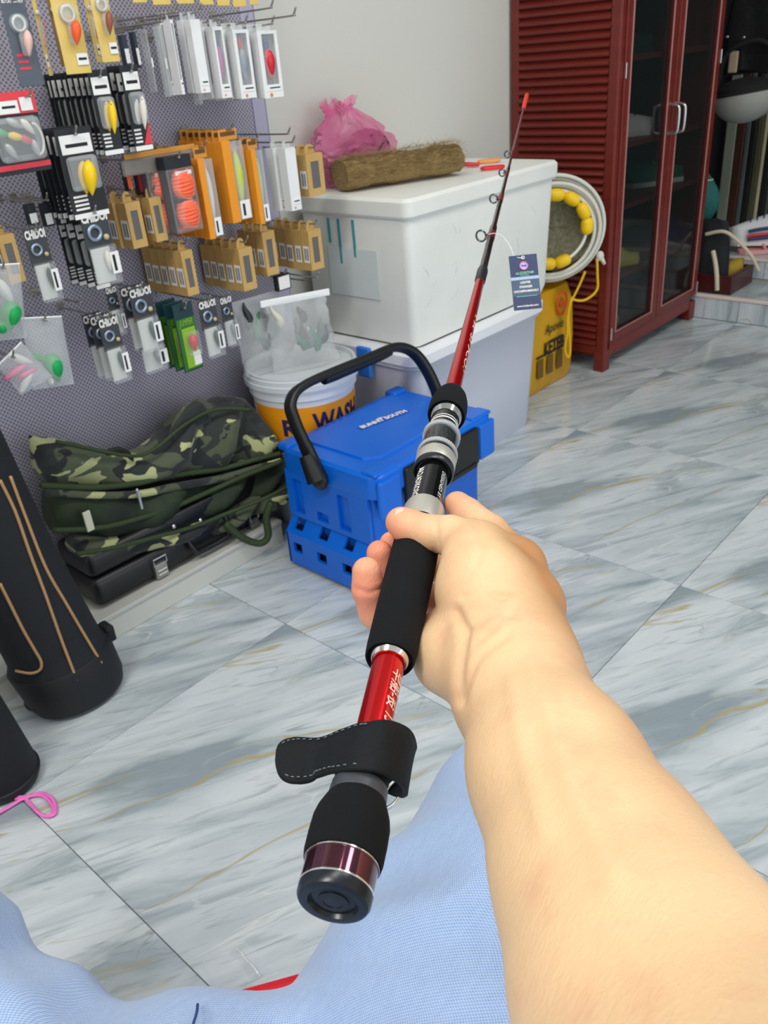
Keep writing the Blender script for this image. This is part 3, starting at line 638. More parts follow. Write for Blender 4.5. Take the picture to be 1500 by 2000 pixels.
def zipbag(name, label, base, ang, wd, ht, lean, seed, band, bits):
    R = Matrix.Rotation(ang, 3, 'Z'); t = thing(name, label, 'bag', base, R); g = np.random.default_rng(seed); P = []
    n, k = 26, 16
    for i in range(k):
        v = i/(k-1); th = np.arange(n)*2*math.pi/n; dp = .034*math.sin(math.pi*min(1, .18+.82*v))**.8*(1-v**4)+.0015
        q = 1+.05*np.sin(4*th+5*v)+.03*g.normal(size=n)
        P.append(np.stack([wd/2*(1-.12*math.sin(math.pi*v))*np.cos(th)*q, dp*np.sin(th)*q+lean*v*ht, np.full(n, v*ht)], 1))
    part('film', MB().rings(P, False), mat('zip_film', (216, 222, 224), .18, alpha=.3, noise=(20, (240, 242, 244), .4)), t, world=False, smooth=40)
    if band:
        y = lean*ht; part('zip_band', MB().rbox((-wd/2-.002, y-.003, ht-.014), (wd/2+.002, y+.003, ht+.002), .002), mat('white_zip', (240, 242, 243), .3), t, world=False)
    for j in range(bits):
        p = np.array([g.uniform(-.3, .3)*wd, g.uniform(-.008, .008), g.uniform(.12, .62)*ht]); p[1] += lean*p[2]
        m_ = [mat('soft_grey_lure', (96, 106, 104), .4), mat('soft_black_lure', (40, 48, 46), .4), mat('soft_pale_lure', (206, 206, 192), .4), mat('soft_green_lure', (20, 120, 80), .4)][int(g.integers(0, 4)) if j else 3]
        d = np.array([g.normal()*.4, 0, 1]); d /= np.linalg.norm(d); s_ = np.linspace(0, 1, 9); ln = g.uniform(.04, .07)
        part('soft_lure', MB().tube([p+d*ln*x+np.array([.006*math.sin(5*x), 0, 0]) for x in s_], [.002+.009*math.sin(math.pi*x**.6) for x in s_], 8), m_, t, world=False, smooth=60)
zipbag('zip_bag', 'clear zip bag of soft lures with white seal on the bucket lid', (bc[0]-.010, bc[1]-.030, bz+.006), -.42, .165, .165, .10, 3, True, 10)
zipbag('zip_bag', 'slumped clear bag of grey soft lures on the bucket lid beside the pegboard', (bc[0]-.062, bc[1]+.035, bz+.006), -.1, .15, .17, .12, 5, False, 9)

# ------------------------------------------------------------ blue tackle box
def tackle():
    X0, X1, Y0, Y1 = 1.086, 1.462, 1.078, 1.335; dz = .034
    t = thing('tackle_box', 'blue plastic tackle box with black handle and latch on the marble floor', 'box', ((X0+X1)/2, (Y0+Y1)/2, 0))
    P = []
    for z, e in ((.008, -.006), (.014, .0), (.12, .001), (.249, .004)): P.append(rr(X0-e, X1+e, Y0-e, Y1+e, .022, z))
    part('body', MB().rings(P), BLUE, t, smooth=40)
    for x in (X0+.02, X1-.05):
        for y in (Y0+.02, Y1-.05): part('foot', MB().rbox((x, y, 0), (x+.03, y+.03, .012), .003), BLACKP, t)
    # lid
    LX0, LX1, LY0, LY1 = X0-.012, X1+.026, Y0-.024, Y1+.012
    P = [rr(LX0, LX1, LY0, LY1, .03, .242), rr(LX0-.002, LX1+.002, LY0-.002, LY1+.002, .032, .250), rr(LX0, LX1, LY0, LY1, .03, .290), rr(LX0+.006, LX1-.006, LY0+.006, LY1-.006, .03, .298)]
    lid = part('lid', MB().rings(P), BLUE, t, smooth=30)
    # raised panel on the lid, cut corners
    def oct_(x0, x1, y0, y1, c, z): return np.array([(x0+c, y0, z), (x1-c, y0, z), (x1, y0+c, z), (x1, y1, z), (x0, y1, z), (x0, y0+c, z)])
    part('lid_panel', MB().rings([oct_(LX0+.05, LX1-.05, LY0+.05, LY1-.02, .03, .296), oct_(LX0+.052, LX1-.052, LY0+.052, LY1-.022, .03, .302), oct_(LX0+.056, LX1-.056, LY0+.056, LY1-.026, .03, .3025)]), BLUE, t)
    part('corner_pad', MB().rbox((LX0+.004, LY0+.004, .292), (LX0+.075, LY0+.044, .302), .006), BLUE, t); part('corner_pad', MB().rbox((LX1-.075, LY0+.004, .292), (LX1-.004, LY0+.044, .302), .006), BLUE, t)
    for x in (LX0+.002, LX1-.05): part('lid_catch', MB().rbox((x, LY1-.03, .288), (x+.05, LY1+.004, .306), .006), BLUE, t)
    for k in range(5):
        part('corner_rib', MB().rbox((LX0+.018+k*.011, LY0-.006, .21), (LX0+.023+k*.011, LY0+.006, .284), .002), BLUE, t)
    part('corner_block', MB().rbox((LX0+.006, LY0-.006, .195), (LX0+.075, LY0+.008, .284), .006), BLUE, t)
    part('corner_block', MB().rbox((LX1-.062, LY0-.006, .195), (LX1-.004, LY0+.008, .284), .006), BLUE, t)
    # black latch along the front
    part('latch', MB().rbox((LX0+.085, LY0-.010, .195), (LX1-.07, LY0+.004, .286), .006), BLACKP, t)
    part('latch_lip', MB().rbox((LX0+.10, LY0-.014, .192), (LX1-.085, LY0-.004, .204), .003), BLACKP, t)
    # logo plate
    z = .3035; a = at(704, 836, 'z', z); b = at(794, 802, 'z', z); d = b-a; d /= np.linalg.norm(d); n_ = np.cross([0, 0, 1], d); c = (a+b)/2
    part('logo_outline', MB().add([a-n_*.009-d*.003, b-n_*.009+d*.003, b+n_*.009+d*.003, a+n_*.009-d*.003], [(0, 1, 2, 3)]), mat('logo_blue', (20, 70, 200), .4), t)
    text('BUNNY SOUTH', t, PRINTW, c+np.array([0, 0, .0006]), d, n_, .020, fit=np.linalg.norm(b-a)*.98, bold=.06)
    part('logo_fish', MB().add([c+n_*.009-d*.02+np.array([0, 0, .0006]), c+n_*.009+d*.012+np.array([0, 0, .0006]), c+n_*.015-d*.004+np.array([0, 0, .0006])], [(0, 1, 2)]), PRINTW, t)
    # side towards the camera left: ribs with slots above, pierced pocket below
    x = X0-.010
    def gp(ys, zs, holes, x0, x1, name, back=True):
        mb = MB()
        for i in range(len(ys)-1):
            for j in range(len(zs)-1):
                if (i, j) in holes: continue
                mb.box((x0, ys[i], zs[j]), (x1, ys[i+1], zs[j+1]))
        return part(name, mb, BLUE, t)
    ys = [Y0+.012, Y0+.050, Y0+.078, Y0+.128, Y0+.158, Y0+.208, Y0+.236, Y1-.002]
    pk = gp(ys, [.012, .046, .072, .095], {(1, 1), (3, 1), (5, 1)}, X0-.034, X0-.026, 'pocket_front')
    # sloped upper part of the pocket with three more holes
    mb = MB(); z0, z1 = .095, .132
    for i in range(len(ys)-1):
        if i in (1, 3, 5):
            for a_, b_ in ((0, .25), (.85, 1)):
                za, zb = z0+(z1-z0)*a_, z0+(z1-z0)*b_; xa, xb = X0-.034+.030*a_, X0-.034+.030*b_
                mb.add([(xa, ys[i], za), (xa, ys[i+1], za), (xb, ys[i+1], zb), (xb, ys[i], zb), (xa+.007, ys[i], za-.003), (xa+.007, ys[i+1], za-.003), (xb+.007, ys[i+1], zb-.003), (xb+.007, ys[i], zb-.003)], [(0, 1, 2, 3), (4, 7, 6, 5), (0, 4, 5, 1), (3, 2, 6, 7), (0, 3, 7, 4), (1, 5, 6, 2)])
        else:
            xa, xb = X0-.034, X0-.004
            mb.add([(xa, ys[i], z0), (xa, ys[i+1], z0), (xb, ys[i+1], z1), (xb, ys[i], z1), (xa+.007, ys[i], z0-.003), (xa+.007, ys[i+1], z0-.003), (xb+.007, ys[i+1], z1-.003), (xb+.007, ys[i], z1-.003)], [(0, 1, 2, 3), (4, 7, 6, 5), (0, 4, 5, 1), (3, 2, 6, 7), (0, 3, 7, 4), (1, 5, 6, 2)])
    part('pocket_slope', mb, BLUE, t)
    part('pocket_end', MB().box((X0-.034, Y0+.008, .012), (X0, Y0+.014, .096)).box((X0-.034, Y1-.006, .012), (X0, Y1, .096)), BLUE, t)
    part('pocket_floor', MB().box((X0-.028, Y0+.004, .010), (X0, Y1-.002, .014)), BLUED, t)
    part('pocket_shade', MB().box((X0-.012, Y0+.006, .014), (X0-.0105, Y1-.006, .11)), mat('pocket_shade_blue', (8, 18, 70), .6), t)  # dark sheet painting the shade seen through the pocket holes
    ys2 = [Y0+.004, Y0+.06, Y0+.095, Y0+.13, Y0+.165, Y0+.205, Y0+.235, Y1]
    gp(ys2, [.130, .142, .165, .228, .246], {(1, 2), (1, 1), (3, 1), (5, 2), (5, 1)}, X0-.012, X0-.003, 'side_frame')
    # handle
    HB = BLACKP
    for xs, nm in ((LX0-.006, -1), (LX1+.006, 1)):
        pass
    pv = at(618, 918, 'x', LX0-.010); A = np.array([LX0-.010, pv[1], pv[2]])
    top = np.array([LX0-.004, 1.292, .435]); B = np.array([LX1+.008, A[1], A[2]])
    up = (top-A)*np.array([0, 1, 1]); 
    pts = [A-up*.12, A+up*.25, A+up*.62, A+up*.88+np.array([.012, 0, 0]), A+up*1.0+np.array([.07, 0, 0]), A+up*1.0+np.array([.25, 0, 0]), B+up*1.0+np.array([-.15, 0, 0]), B+up*.98+np.array([-.07, 0, 0]), B+up*.80+np.array([-.02, 0, 0]), B+up*.45, B-up*.05]
    sp = spline(pts, 70); n_ = len(sp); P = []
    nrm = np.cross([1, 0, 0], up); nrm /= np.linalg.norm(nrm)
    Tt = np.gradient(sp, axis=0)
    for i in range(n_):
        T_ = Tt[i]/np.linalg.norm(Tt[i]); s_ = np.cross(T_, nrm); s_ /= np.linalg.norm(s_)
        wd = .0155 if .12 < i/n_ < .93 else .018; th_ = .010
        ww = wd; th = np.arange(12)*2*math.pi/12; ce = np.sign(np.cos(th))*np.abs(np.cos(th))**.6; se = np.sign(np.sin(th))*np.abs(np.sin(th))**.6
        P.append(sp[i]+(ce*ww)[:, None]*nrm+(se*th_)[:, None]*s_)
    hd = part('handle', MB().rings(P), HB, t, smooth=50, label='black carrying handle')
    g0, g1 = A+up*1.0+np.array([.12, 0, -.006]), A+up*1.0+np.array([.34, 0, -.006])
    M_ = np.eye(4); 
    part('grip', MB().tube(arc(0, g0, g1, 12), [.0125, .014, .0145, .0145, .0145, .0145, .0145, .0145, .0145, .0145, .014, .0125], 14), HB, hd, smooth=50)
    part('pivot', MB().tube([A-np.array([.008, 0, 0])-up*.12, A-np.array([.008, 0, 0])+up*.22], [.024, .017], 16).ball(A-np.array([.004, 0, 0])-up*.12, (.012, .024, .024)), HB, hd, smooth=60)
tackle()

# ------------------------------------------------------------ display rack
PY = 1.62
def rack():
    t = thing('display_rack', 'lilac perforated metal display board with white plinth hung with tackle', 'rack', (.5, 1.5, 0))
    part('perforated_board', MB().box((-.7, PY, .06), (1.365, PY+.004, 1.9)), PEG, t)
    part('frame_post', MB().rbox((1.365, PY-.004, .0), (1.402, PY+.022, 1.95), .003), mat('lilac_frame', (178, 174, 200), .4, .1), t)
    part('frame_post', MB().rbox((-.74, PY-.004, .0), (-.70, PY+.022, 1.95), .003), mat('lilac_frame', (178, 174, 200), .4), t)
    part('back_brace', MB().box((1.40, PY+.0, .05), (1.407, PY+.05, 1.95)), mat('post_edge', (140, 140, 150), .5), t)
    x1 = 1.118; yf = 1.432
    part('plinth', MB().rbox((-.7, yf, 0), (x1, 1.615, .056), .002), mat('plinth_white', (206, 206, 198), .45), t)
    part('plinth_edge', MB().rbox((-.7, yf-.004, .052), (x1, yf+.03, .062), .002), mat('plinth_edge', (196, 196, 190), .4), t)
rack()
def pillow(px_top, px_bot, y, th, n=34, m_=12, wob=.0, seed=1, sag=0.):
    """closed soft slab between an upper and a lower outline (both on the plane Y=y)"""
    g = np.random.default_rng(seed)
    yy = lambda a: y-.07*min(1, max(0, (a-420)/130))**1.3*(y > 1.45)
    A = spline([at(a, b, 'y', yy(a)) for a, b in px_top], n); B = spline([at(a, b, 'y', yy(a)) for a, b in px_bot], n); G = []
    for i in range(n):
        ring = []; e = math.sin(math.pi*min(1, max(0, (i+.35)/(n-.3))))**.35
        for j in range(2*m_):
            a = 2*math.pi*j/(2*m_); v = .5-.5*math.cos(a); p = A[i]*(1-v)+B[i]*v
            off = math.sin(a); off = math.copysign(abs(off)**.6, off)
            p = p+np.array([0, -off*th*e*(1+.25*math.sin(.9*i+3*v)*wob), 0])
            ring.append(p)
        G.append(ring)
    G = np.array(G)
    if wob: G[:, :, 1] += wob*.012*np.sin(np.arange(n)[:, None]*.7+np.arange(2*m_)[None]*.5)+g.normal(size=G.shape[:2])*.0015*wob
    return MB().rings(list(G))
def camobags():
    y = 1.525; GP = mat('olive_binding', (44, 60, 28), .7)
    top = [(55, 850), (110, 858), (160, 868), (205, 882), (250, 884), (290, 872), (330, 842), (360, 800), (392, 776), (412, 792), (440, 774), (472, 778), (500, 806), (520, 845), (545, 880)]
    bot = [(85, 945), (130, 948), (180, 948), (230, 944), (260, 940), (300, 935), (340, 925), (370, 918), (400, 914), (430, 912), (455, 905), (480, 898), (505, 895), (525, 890), (548, 888)]
    t = thing('camouflage_bag', 'top camouflage rod bag with pale patches, draped against the display board', 'bag', at(300, 900, 'y', y))
    part('body', pillow(top, bot, y, .052, wob=1, seed=1), CAMO, t, smooth=180)
    part('binding', MB().tube(spline([at(a, b, 'y', y-.044-.07*min(1, max(0, (a-420)/130))**1.3) for a, b in [(80, 948), (180, 952), (260, 945), (340, 928), (430, 916), (505, 896), (548, 886)]], 40), .0065, 8), GP, t, smooth=180)
    part('binding', MB().tube(spline([at(a, b, 'y', y-.050-.07*min(1, max(0, (a-420)/130))**1.3) for a, b in [(110, 862), (250, 890), (300, 878), (360, 830), (420, 800), (490, 800)]], 30), .004, 8), GP, t, smooth=180)
    part('carry_handle', MB().tube(spline([at(a, b, 'y', y-.03-.07*min(1, max(0, (a-420)/130))**1.3) for a, b in [(205, 885), (230, 878), (252, 888), (256, 908), (250, 920)]], 16), .006, 8), mat('black_webbing', (20, 22, 24), .7), t, smooth=180)
    part('side_pocket', pillow([(330, 850), (352, 805), (385, 782), (405, 800)], [(345, 875), (365, 850), (395, 830), (410, 826)], y-.03, .012, 14, 8, seed=8), CAMO, t, smooth=180)
    t = thing('camouflage_bag', 'middle camouflage rod bag with zip puller, sagging under the top one', 'bag', at(300, 960, 'y', y))
    top = [(82, 950), (180, 958), (260, 955), (340, 942), (430, 925), (500, 905), (552, 892)]
    bot = [(105, 1040), (180, 1042), (260, 1035), (340, 1012), (430, 985), (500, 955), (556, 925)]
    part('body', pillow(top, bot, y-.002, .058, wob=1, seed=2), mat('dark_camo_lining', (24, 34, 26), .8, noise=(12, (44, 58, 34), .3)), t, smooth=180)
    part('zip_band', pillow([(85, 952), (180, 960), (270, 958), (340, 944), (430, 928), (500, 908), (548, 894)], [(88, 968), (180, 974), (270, 972), (340, 958), (430, 942), (500, 922), (550, 906)], y-.045, .008, 30, 6, seed=9), CAMO, t, smooth=180)
    part('binding', MB().tube(spline([at(a, b, 'y', y-.058-.07*min(1, max(0, (a-420)/130))**1.3) for a, b in [(105, 1036), (200, 1030), (280, 1010), (340, 990), (420, 955), (480, 928), (552, 900)]], 40), .006, 8), GP, t, smooth=180)
    a = at(268, 958, 'y', y-.062); part('zip_puller', MB().rbox(a+np.array([-.003, -.002, -.045]), a+np.array([.004, .001, 0]), .001, 1).ball(a, (.004, .003, .005)), STEEL, t)
    a = at(173, 1018, 'y', y-.066); part('white_patch', MB().rbox(a+np.array([-.008, -.002, -.022]), a+np.array([.008, .003, .022]), .001, 1), mat('pale_patch', (206, 208, 186), .6), t)
    t = thing('camouflage_bag', 'lowest camouflage rod bag with olive binding, on the black case', 'bag', at(330, 1040, 'y', y))
    top = [(130, 1050), (220, 1040), (300, 1022), (380, 1002), (450, 975), (520, 945), (562, 925)]
    bot = [(150, 1088), (220, 1078), (300, 1060), (380, 1040), (450, 1010), (520, 985), (566, 960)]
    part('body', pillow(top, bot, y-.012, .064, wob=.8, seed=3), CAMO, t, smooth=180)
    part('binding', MB().tube(spline([at(a, b, 'y', y-.078-.07*min(1, max(0, (a-420)/130))**1.3) for a, b in [(150, 1082), (220, 1070), (300, 1050), (380, 1028), (450, 1000), (520, 972), (562, 950)]], 40), .005, 8), GP, t, smooth=180)
    part('strap', MB().tube(spline([at(a, b, 'y', y-.083-.07*min(1, max(0, (a-420)/130))**1.3) for a, b in [(440, 1022), (462, 1042), (490, 1058), (512, 1060), (524, 1045), (520, 1010), (530, 980)]], 24), .009, 8), GP, t, smooth=180)
    for px, py in ((340, 1028), (392, 1016)):
        a = at(px, py, 'y', y-.083); part('snap', MB().ball(a, (.005, .003, .005)), STEEL, t)
    # black hard case lying on the plinth
    t = thing('hard_case', 'black equipment case with silver latch lying on the white plinth', 'case', (.9, 1.52, .062))
    a = at(215, 1100, 'y', 1.47)[0]; b = 1.125
    part('lower_shell', MB().rbox((.63, 1.462, .062), (b, 1.60, .13), .018, 3), BLACKP, t, smooth=40)
    part('upper_shell', MB().rbox((.632, 1.464, .132), (b-.002, 1.598, .19), .018, 3), BLACKP, t, smooth=40)
    for px, py, sc in ((314, 1110, 1), (496, 1020, .8)):
        c = at(px, py, 'y', 1.455); q = thing if 0 else None
        l = part('latch', MB().rbox(c+np.array([-.015*sc, -.004, -.022*sc]), c+np.array([.016*sc, .008, .014*sc]), .002), mat('latch_metal', (170, 170, 165), .35, .8), t, label='silver toggle latch')
        part('latch_rib', MB().rbox(c+np.array([-.012, -.007, -.004]), c+np.array([.013, -.003, 0]), .001, 1).rbox(c+np.array([-.012, -.007, -.014]), c+np.array([.013, -.003, -.010]), .001, 1), mat('latch_metal', (190, 190, 186), .35, .8), l)
        z1 = c[2]+.014*sc; part('latch_bail', MB().tube([c+np.array([-.015*sc, -.003, .012*sc]), c+np.array([-.016*sc, -.005, .03*sc]), c+np.array([.016*sc, -.005, .03*sc]), c+np.array([.017*sc, -.003, .012*sc])], .0018, 6), STEEL, l)
    h0 = at(378, 1095, 'y', 1.45); h1 = at(455, 1062, 'y', 1.45)
    part('case_handle', MB().tube(spline([(h0[0], 1.462, .13), (h0[0]+.004, 1.448, .10), (h0[0]+.02, 1.444, .085), (h1[0]-.02, 1.444, .085), (h1[0]-.004, 1.448, .10), (h1[0], 1.462, .13)], 24), .007, 8), BLACKP, t, smooth=180)
camobags()
def rodbags():
    t = thing('rod_bag', 'tall black rod bag with tan piping standing at the left before the plinth', 'bag', (.49, 1.335, 0))
    P = []; c0 = np.array([.488, 1.335, .03]); c1 = np.array([.30, 1.335, 1.25]); n = 36
    prof = [(0, .074), (.02, .088), (.08, .094), (.09, .088), (.12, .086), (.30, .084), (.55, .092), (.8, .098), (1.0, .098), (1.2, .09), (1.25, .06)]
    Z = lambda z: c0+(c1-c0)*(z/1.22)
    for z, r in prof:
        th = np.arange(n)*2*math.pi/n; P.append(Z(z)+np.stack([r*1.0*np.cos(th), r*.82*np.sin(th), .003*np.sin(3*th)], 1))
    part('body', MB().rings(P), BAGBLK, t, smooth=40)
    part('boot', MB().rings([Z(z)+np.stack([r*np.cos(th), r*.82*np.sin(th), 0*th], 1) for z, r in ((-.028, .07), (-.02, .088), (.0, .094), (.075, .0975), (.08, .094))]), mat('black_boot', (16, 19, 24), .6), t, smooth=40)
    def onbag(px, py, lift=.002):
        d = ray(px, py); o = O; best = None
        for s_ in np.linspace(1.0, 1.8, 900):
            p = o+d*s_; z = p[2]-.03; c = Z(max(z, -.03)); r = np.interp(z, [q[0] for q in prof], [q[1] for q in prof])
            if ((p[0]-c[0])/(r+lift))**2+((p[1]-c[1])/(r*.82+lift))**2 < 1: return p
        return None
    for pts in ([(0, 938), (30, 1000), (60, 1085), (90, 1165), (120, 1250), (150, 1328)], [(20, 930), (50, 1010), (90, 1110), (130, 1180), (165, 1240), (198, 1295)], [(0, 1140), (20, 1180), (45, 1230), (68, 1270), (80, 1292), (78, 1308), (60, 1315), (30, 1310), (4, 1300)]):
        q = [onbag(*p) for p in pts]; q = [p for p in q if p is not None]
        if len(q) > 2: part('piping', MB().tube(spline(q, 40), .0028, 6), PIPING, t, smooth=180)
    for px, py in ((64, 1378), (152, 1378)):
        f = at(px, py, 'z', .02); part('foot_stud', MB().ball(f+np.array([.006, .014, -.004]), .016), BLACKP, t, smooth=180)
    part('side_tab', MB().rbox((.565, 1.31, .085), (.583, 1.345, .12), .005), BAGBLK, t)
    t = thing('rod_tube', 'plain black cylindrical rod case at the left edge in front of the piped bag', 'case', (.285, 1.255, 0))
    th = np.arange(32)*2*math.pi/32
    P = [np.array([.285+x, 1.235+y_, z])+np.stack([r*np.cos(th), r*np.sin(th), 0*th], 1) for z, r, x, y_ in ((0, .045, 0, 0), (.004, .055, 0, 0), (.02, .062, 0, 0), (.25, .062, -.03, .0), (.6, .064, -.09, .01), (.9, .064, -.14, .02), (.91, .05, -.14, .02))]
    part('body', MB().rings(P), BAGBLK, t, smooth=60)
    part('end_cap', MB().rings([np.array([.285, 1.235, z])+np.stack([r*np.cos(th), r*np.sin(th), 0*th], 1) for z, r in ((.0, .05), (.003, .058), (.018, .0642), (.022, .0642), (.024, .062))]), mat('black_boot', (16, 19, 24), .6), t, smooth=60)
rodbags()
def cord():
    t = thing('pink_cord', 'loop of pink cord on the floor at the left edge', 'cord', at(60, 1560, 'z', 0)); P_ = mat('pink_nylon', (244, 120, 206), .5)
    pts = [(-30, 1520), (5, 1540), (20, 1556), (45, 1560), (75, 1549), (98, 1556), (108, 1574), (106, 1590), (88, 1594), (72, 1585), (58, 1568), (46, 1560), (20, 1575), (-10, 1592)]
    part('strand', MB().tube(spline([at(a, b, 'z', .004+.002*(i % 2)) for i, (a, b) in enumerate(pts)], 80), .0028, 8), P_, t, smooth=180)
    part('strand', MB().tube(spline([at(a, b, 'z', .006) for a, b in [(20, 1556), (50, 1556), (78, 1553), (94, 1562), (104, 1580), (98, 1592)]], 40), .0024, 8), P_, t, smooth=180)
    t = thing('film_sleeve', 'clear plastic sleeve glinting on the floor between the knees', 'bag', at(450, 1900, 'z', 0)); g = np.random.default_rng(4)
    A, B, C_, D = [at(*p, 'z', .002) for p in ((395, 1880), (478, 1840), (545, 1905), (440, 1960))]; G = np.zeros((18, 12, 3))
    for i in range(18):
        for j in range(12):
            u, v = i/17, j/11; p = (A*(1-u)+D*u)*(1-v)+(B*(1-u)+C_*u)*v; G[i, j] = p+np.array([0, 0, .003+.005*abs(math.sin(9*u+3*v))*math.sin(math.pi*v)+g.uniform(0, .002)])
    part('film', MB().grid(G), CLEARER, t, smooth=30)
    part('seal', MB().tube([G[i, 8]+np.array([0, 0, .002]) for i in range(2, 16)], .0015, 6), mat('film_seal', (232, 236, 238), .1, alpha=.75), t)
    t = thing('red_stool', 'red plastic stool edge showing between the thighs', 'stool', (.05, .35, 0))
    a, b = at(325, 1977, 'z', .36), at(445, 1944, 'z', .36); d = b-a; d /= np.linalg.norm(d); nb = np.array([-d[1], d[0], 0]); 
    if nb@FW > 0: nb = -nb
    m_ = (a+b)/2; w_ = .15; P = [m_-d*w_, m_+d*w_, m_+d*w_+nb*.3, m_-d*w_+nb*.3]; RS = mat('red_seat', (206, 30, 44), .35)
    def quad(z, e=0): c = sum(P)/4; return np.array([[*(c+(p-c)*(1+e))[:2], z] for p in P])
    part('seat', MB().rings([quad(.345, .0), quad(.352, .02), quad(.358, .02), quad(.36, -.02)]), RS, t)
    for p in P:
        c = sum(P)/4; q = c+(p-c)*.9; f = c+(p-c)*1.02; part('leg', MB().tube([np.array([q[0], q[1], .346]), np.array([f[0], f[1], 0])], [.02, .016], 8), RS, t)
cord()
# ------------------------------------------------------------ goods on the pegboard
YF = 1.46
def hook(p, ln=None, yf=None):
    """wire hook at world point p (tip), back to the board"""
    t = thing('peg_hook', None or 'h', 'hook', (p[0], PY, p[2]))
    mb = MB().tube(spline([(p[0], PY, p[2]), (p[0], p[1]+.02, p[2]), (p[0], p[1]+.005, p[2]+.003), (p[0], p[1]-.004, p[2]+.014)], 14), .0019, 6)
    part('wire', mb, WIRE, t, smooth=180); part('clip', MB().rbox((p[0]-.008, PY-.003, p[2]-.006), (p[0]+.008, PY, p[2]+.008), .001, 1), WIRE, t)
    return t
def lure(mb_m, c, ln, r, parent, tilt=0., world=False, name='lure', dirn=None):
    d = np.array([math.sin(tilt), 0, -math.cos(tilt)]) if dirn is None else dirn; s = np.linspace(0, 1, 12)
    return part(name, MB().tube([np.array(c)+d*ln*(x-.5) for x in s], [max(.0006, r*math.sin(math.pi*x**.75)**.8) for x in s], 12), mb_m, parent, smooth=180, world=world)
def rect_px(tl, br, y):
    a = at(*tl, 'y', y); b = at(*br, 'y', y)
    # the front face is upright: left edge from tl, right edge from br
    return a[0], b[0], b[2], a[2]
def card_local(t, w, h, base, kind, lure_m=None):
    """a hanging card in its own space: x right, z up from the hook point at the origin (top centre), front is -y"""
    part('backing', MB().rbox((-w/2, 0, -h), (w/2, .0012, .008), .0005, 1), base, t, world=False)
    if kind == 'blister':
        part('blister', MB().rbox((-w*.40, -.014, -h*.66), (w*.40, 0, -h*.26), .006, 2), CLEAR, t, world=False)
        part('price_sticker', MB().rbox((-w*.42, -.0016, -h*.235), (w*.42, -.0008, -h*.02), .0003, 1), WHITE, t, world=False); part('barcode', MB().box((-w*.3, -.002, -h*.16), (w*.3, -.0016, -h*.12)), PRINTK, t, world=False)
        for k in range(4): part('print_bar', MB().box((-w*.4, -.0014, -h*(.74+.05*k)), (-w*.02, -.0008, -h*(.715+.05*k))), WHITE, t, world=False)
        part('foot_strip', MB().box((-w*.48, -.0014, -h*.99), (w*.48, -.0006, -h*.93)), WHITE, t, world=False)
        lure(lure_m or LUREW, (w*.04, -.017, -h*.52), h*.42, w*.17, t, tilt=-.12); part('lure_eye', MB().ball((w*.04, -.02, -h*.36), w*.03), PRINTK, t, world=False)
    return t
def place(name, label, cat, x, y, z, group=None, yaw=0., roll=0.):
    LAST[0] = thing(name, label, cat, (x, y, z), (Matrix.Rotation(yaw, 3, 'Z') @ Matrix.Rotation(roll, 3, 'Y')), group); return LAST[0]
HOOKS = []; LAST = [None]
def addhook(x, z, yf, label):
    h = hook(np.array([x, yf-.012, z])); l = LAST[0]['label'].replace('gold card bottom at the top edge, ', 'gold card bottom ').split(','); s_ = ('straight wire hook holding the '+(l[0] if len(l[0].split()) > 4 else ' '.join(l[:2]))).split(); h['label'] = ' '.join(s_[:16]); HOOKS.append(h); h['group'] = 'wire hooks on the display board'
HL = 'straight wire hook on the display board carrying hung tackle packs'
def stack(front, n, step, label_back, group, dx=0., jit=.0015):
    g = random.Random(n*7+int(step*1e4))
    for i in range(1, n):
        c = copy_tree(front); c.location = front.location + Vector((dx*i+g.uniform(-jit, jit), step*i, g.uniform(-jit, jit)))
        if label_back: c['label'] = label_back+', '+['nearest', 'second', 'third', 'fourth', 'fifth', 'sixth', 'seventh', 'eighth'][i-1]+' behind it'
        c['group'] = group
        if label_back is not None and 'label' in c and callable(label_back): c['label'] = label_back(i)
    front['group'] = group

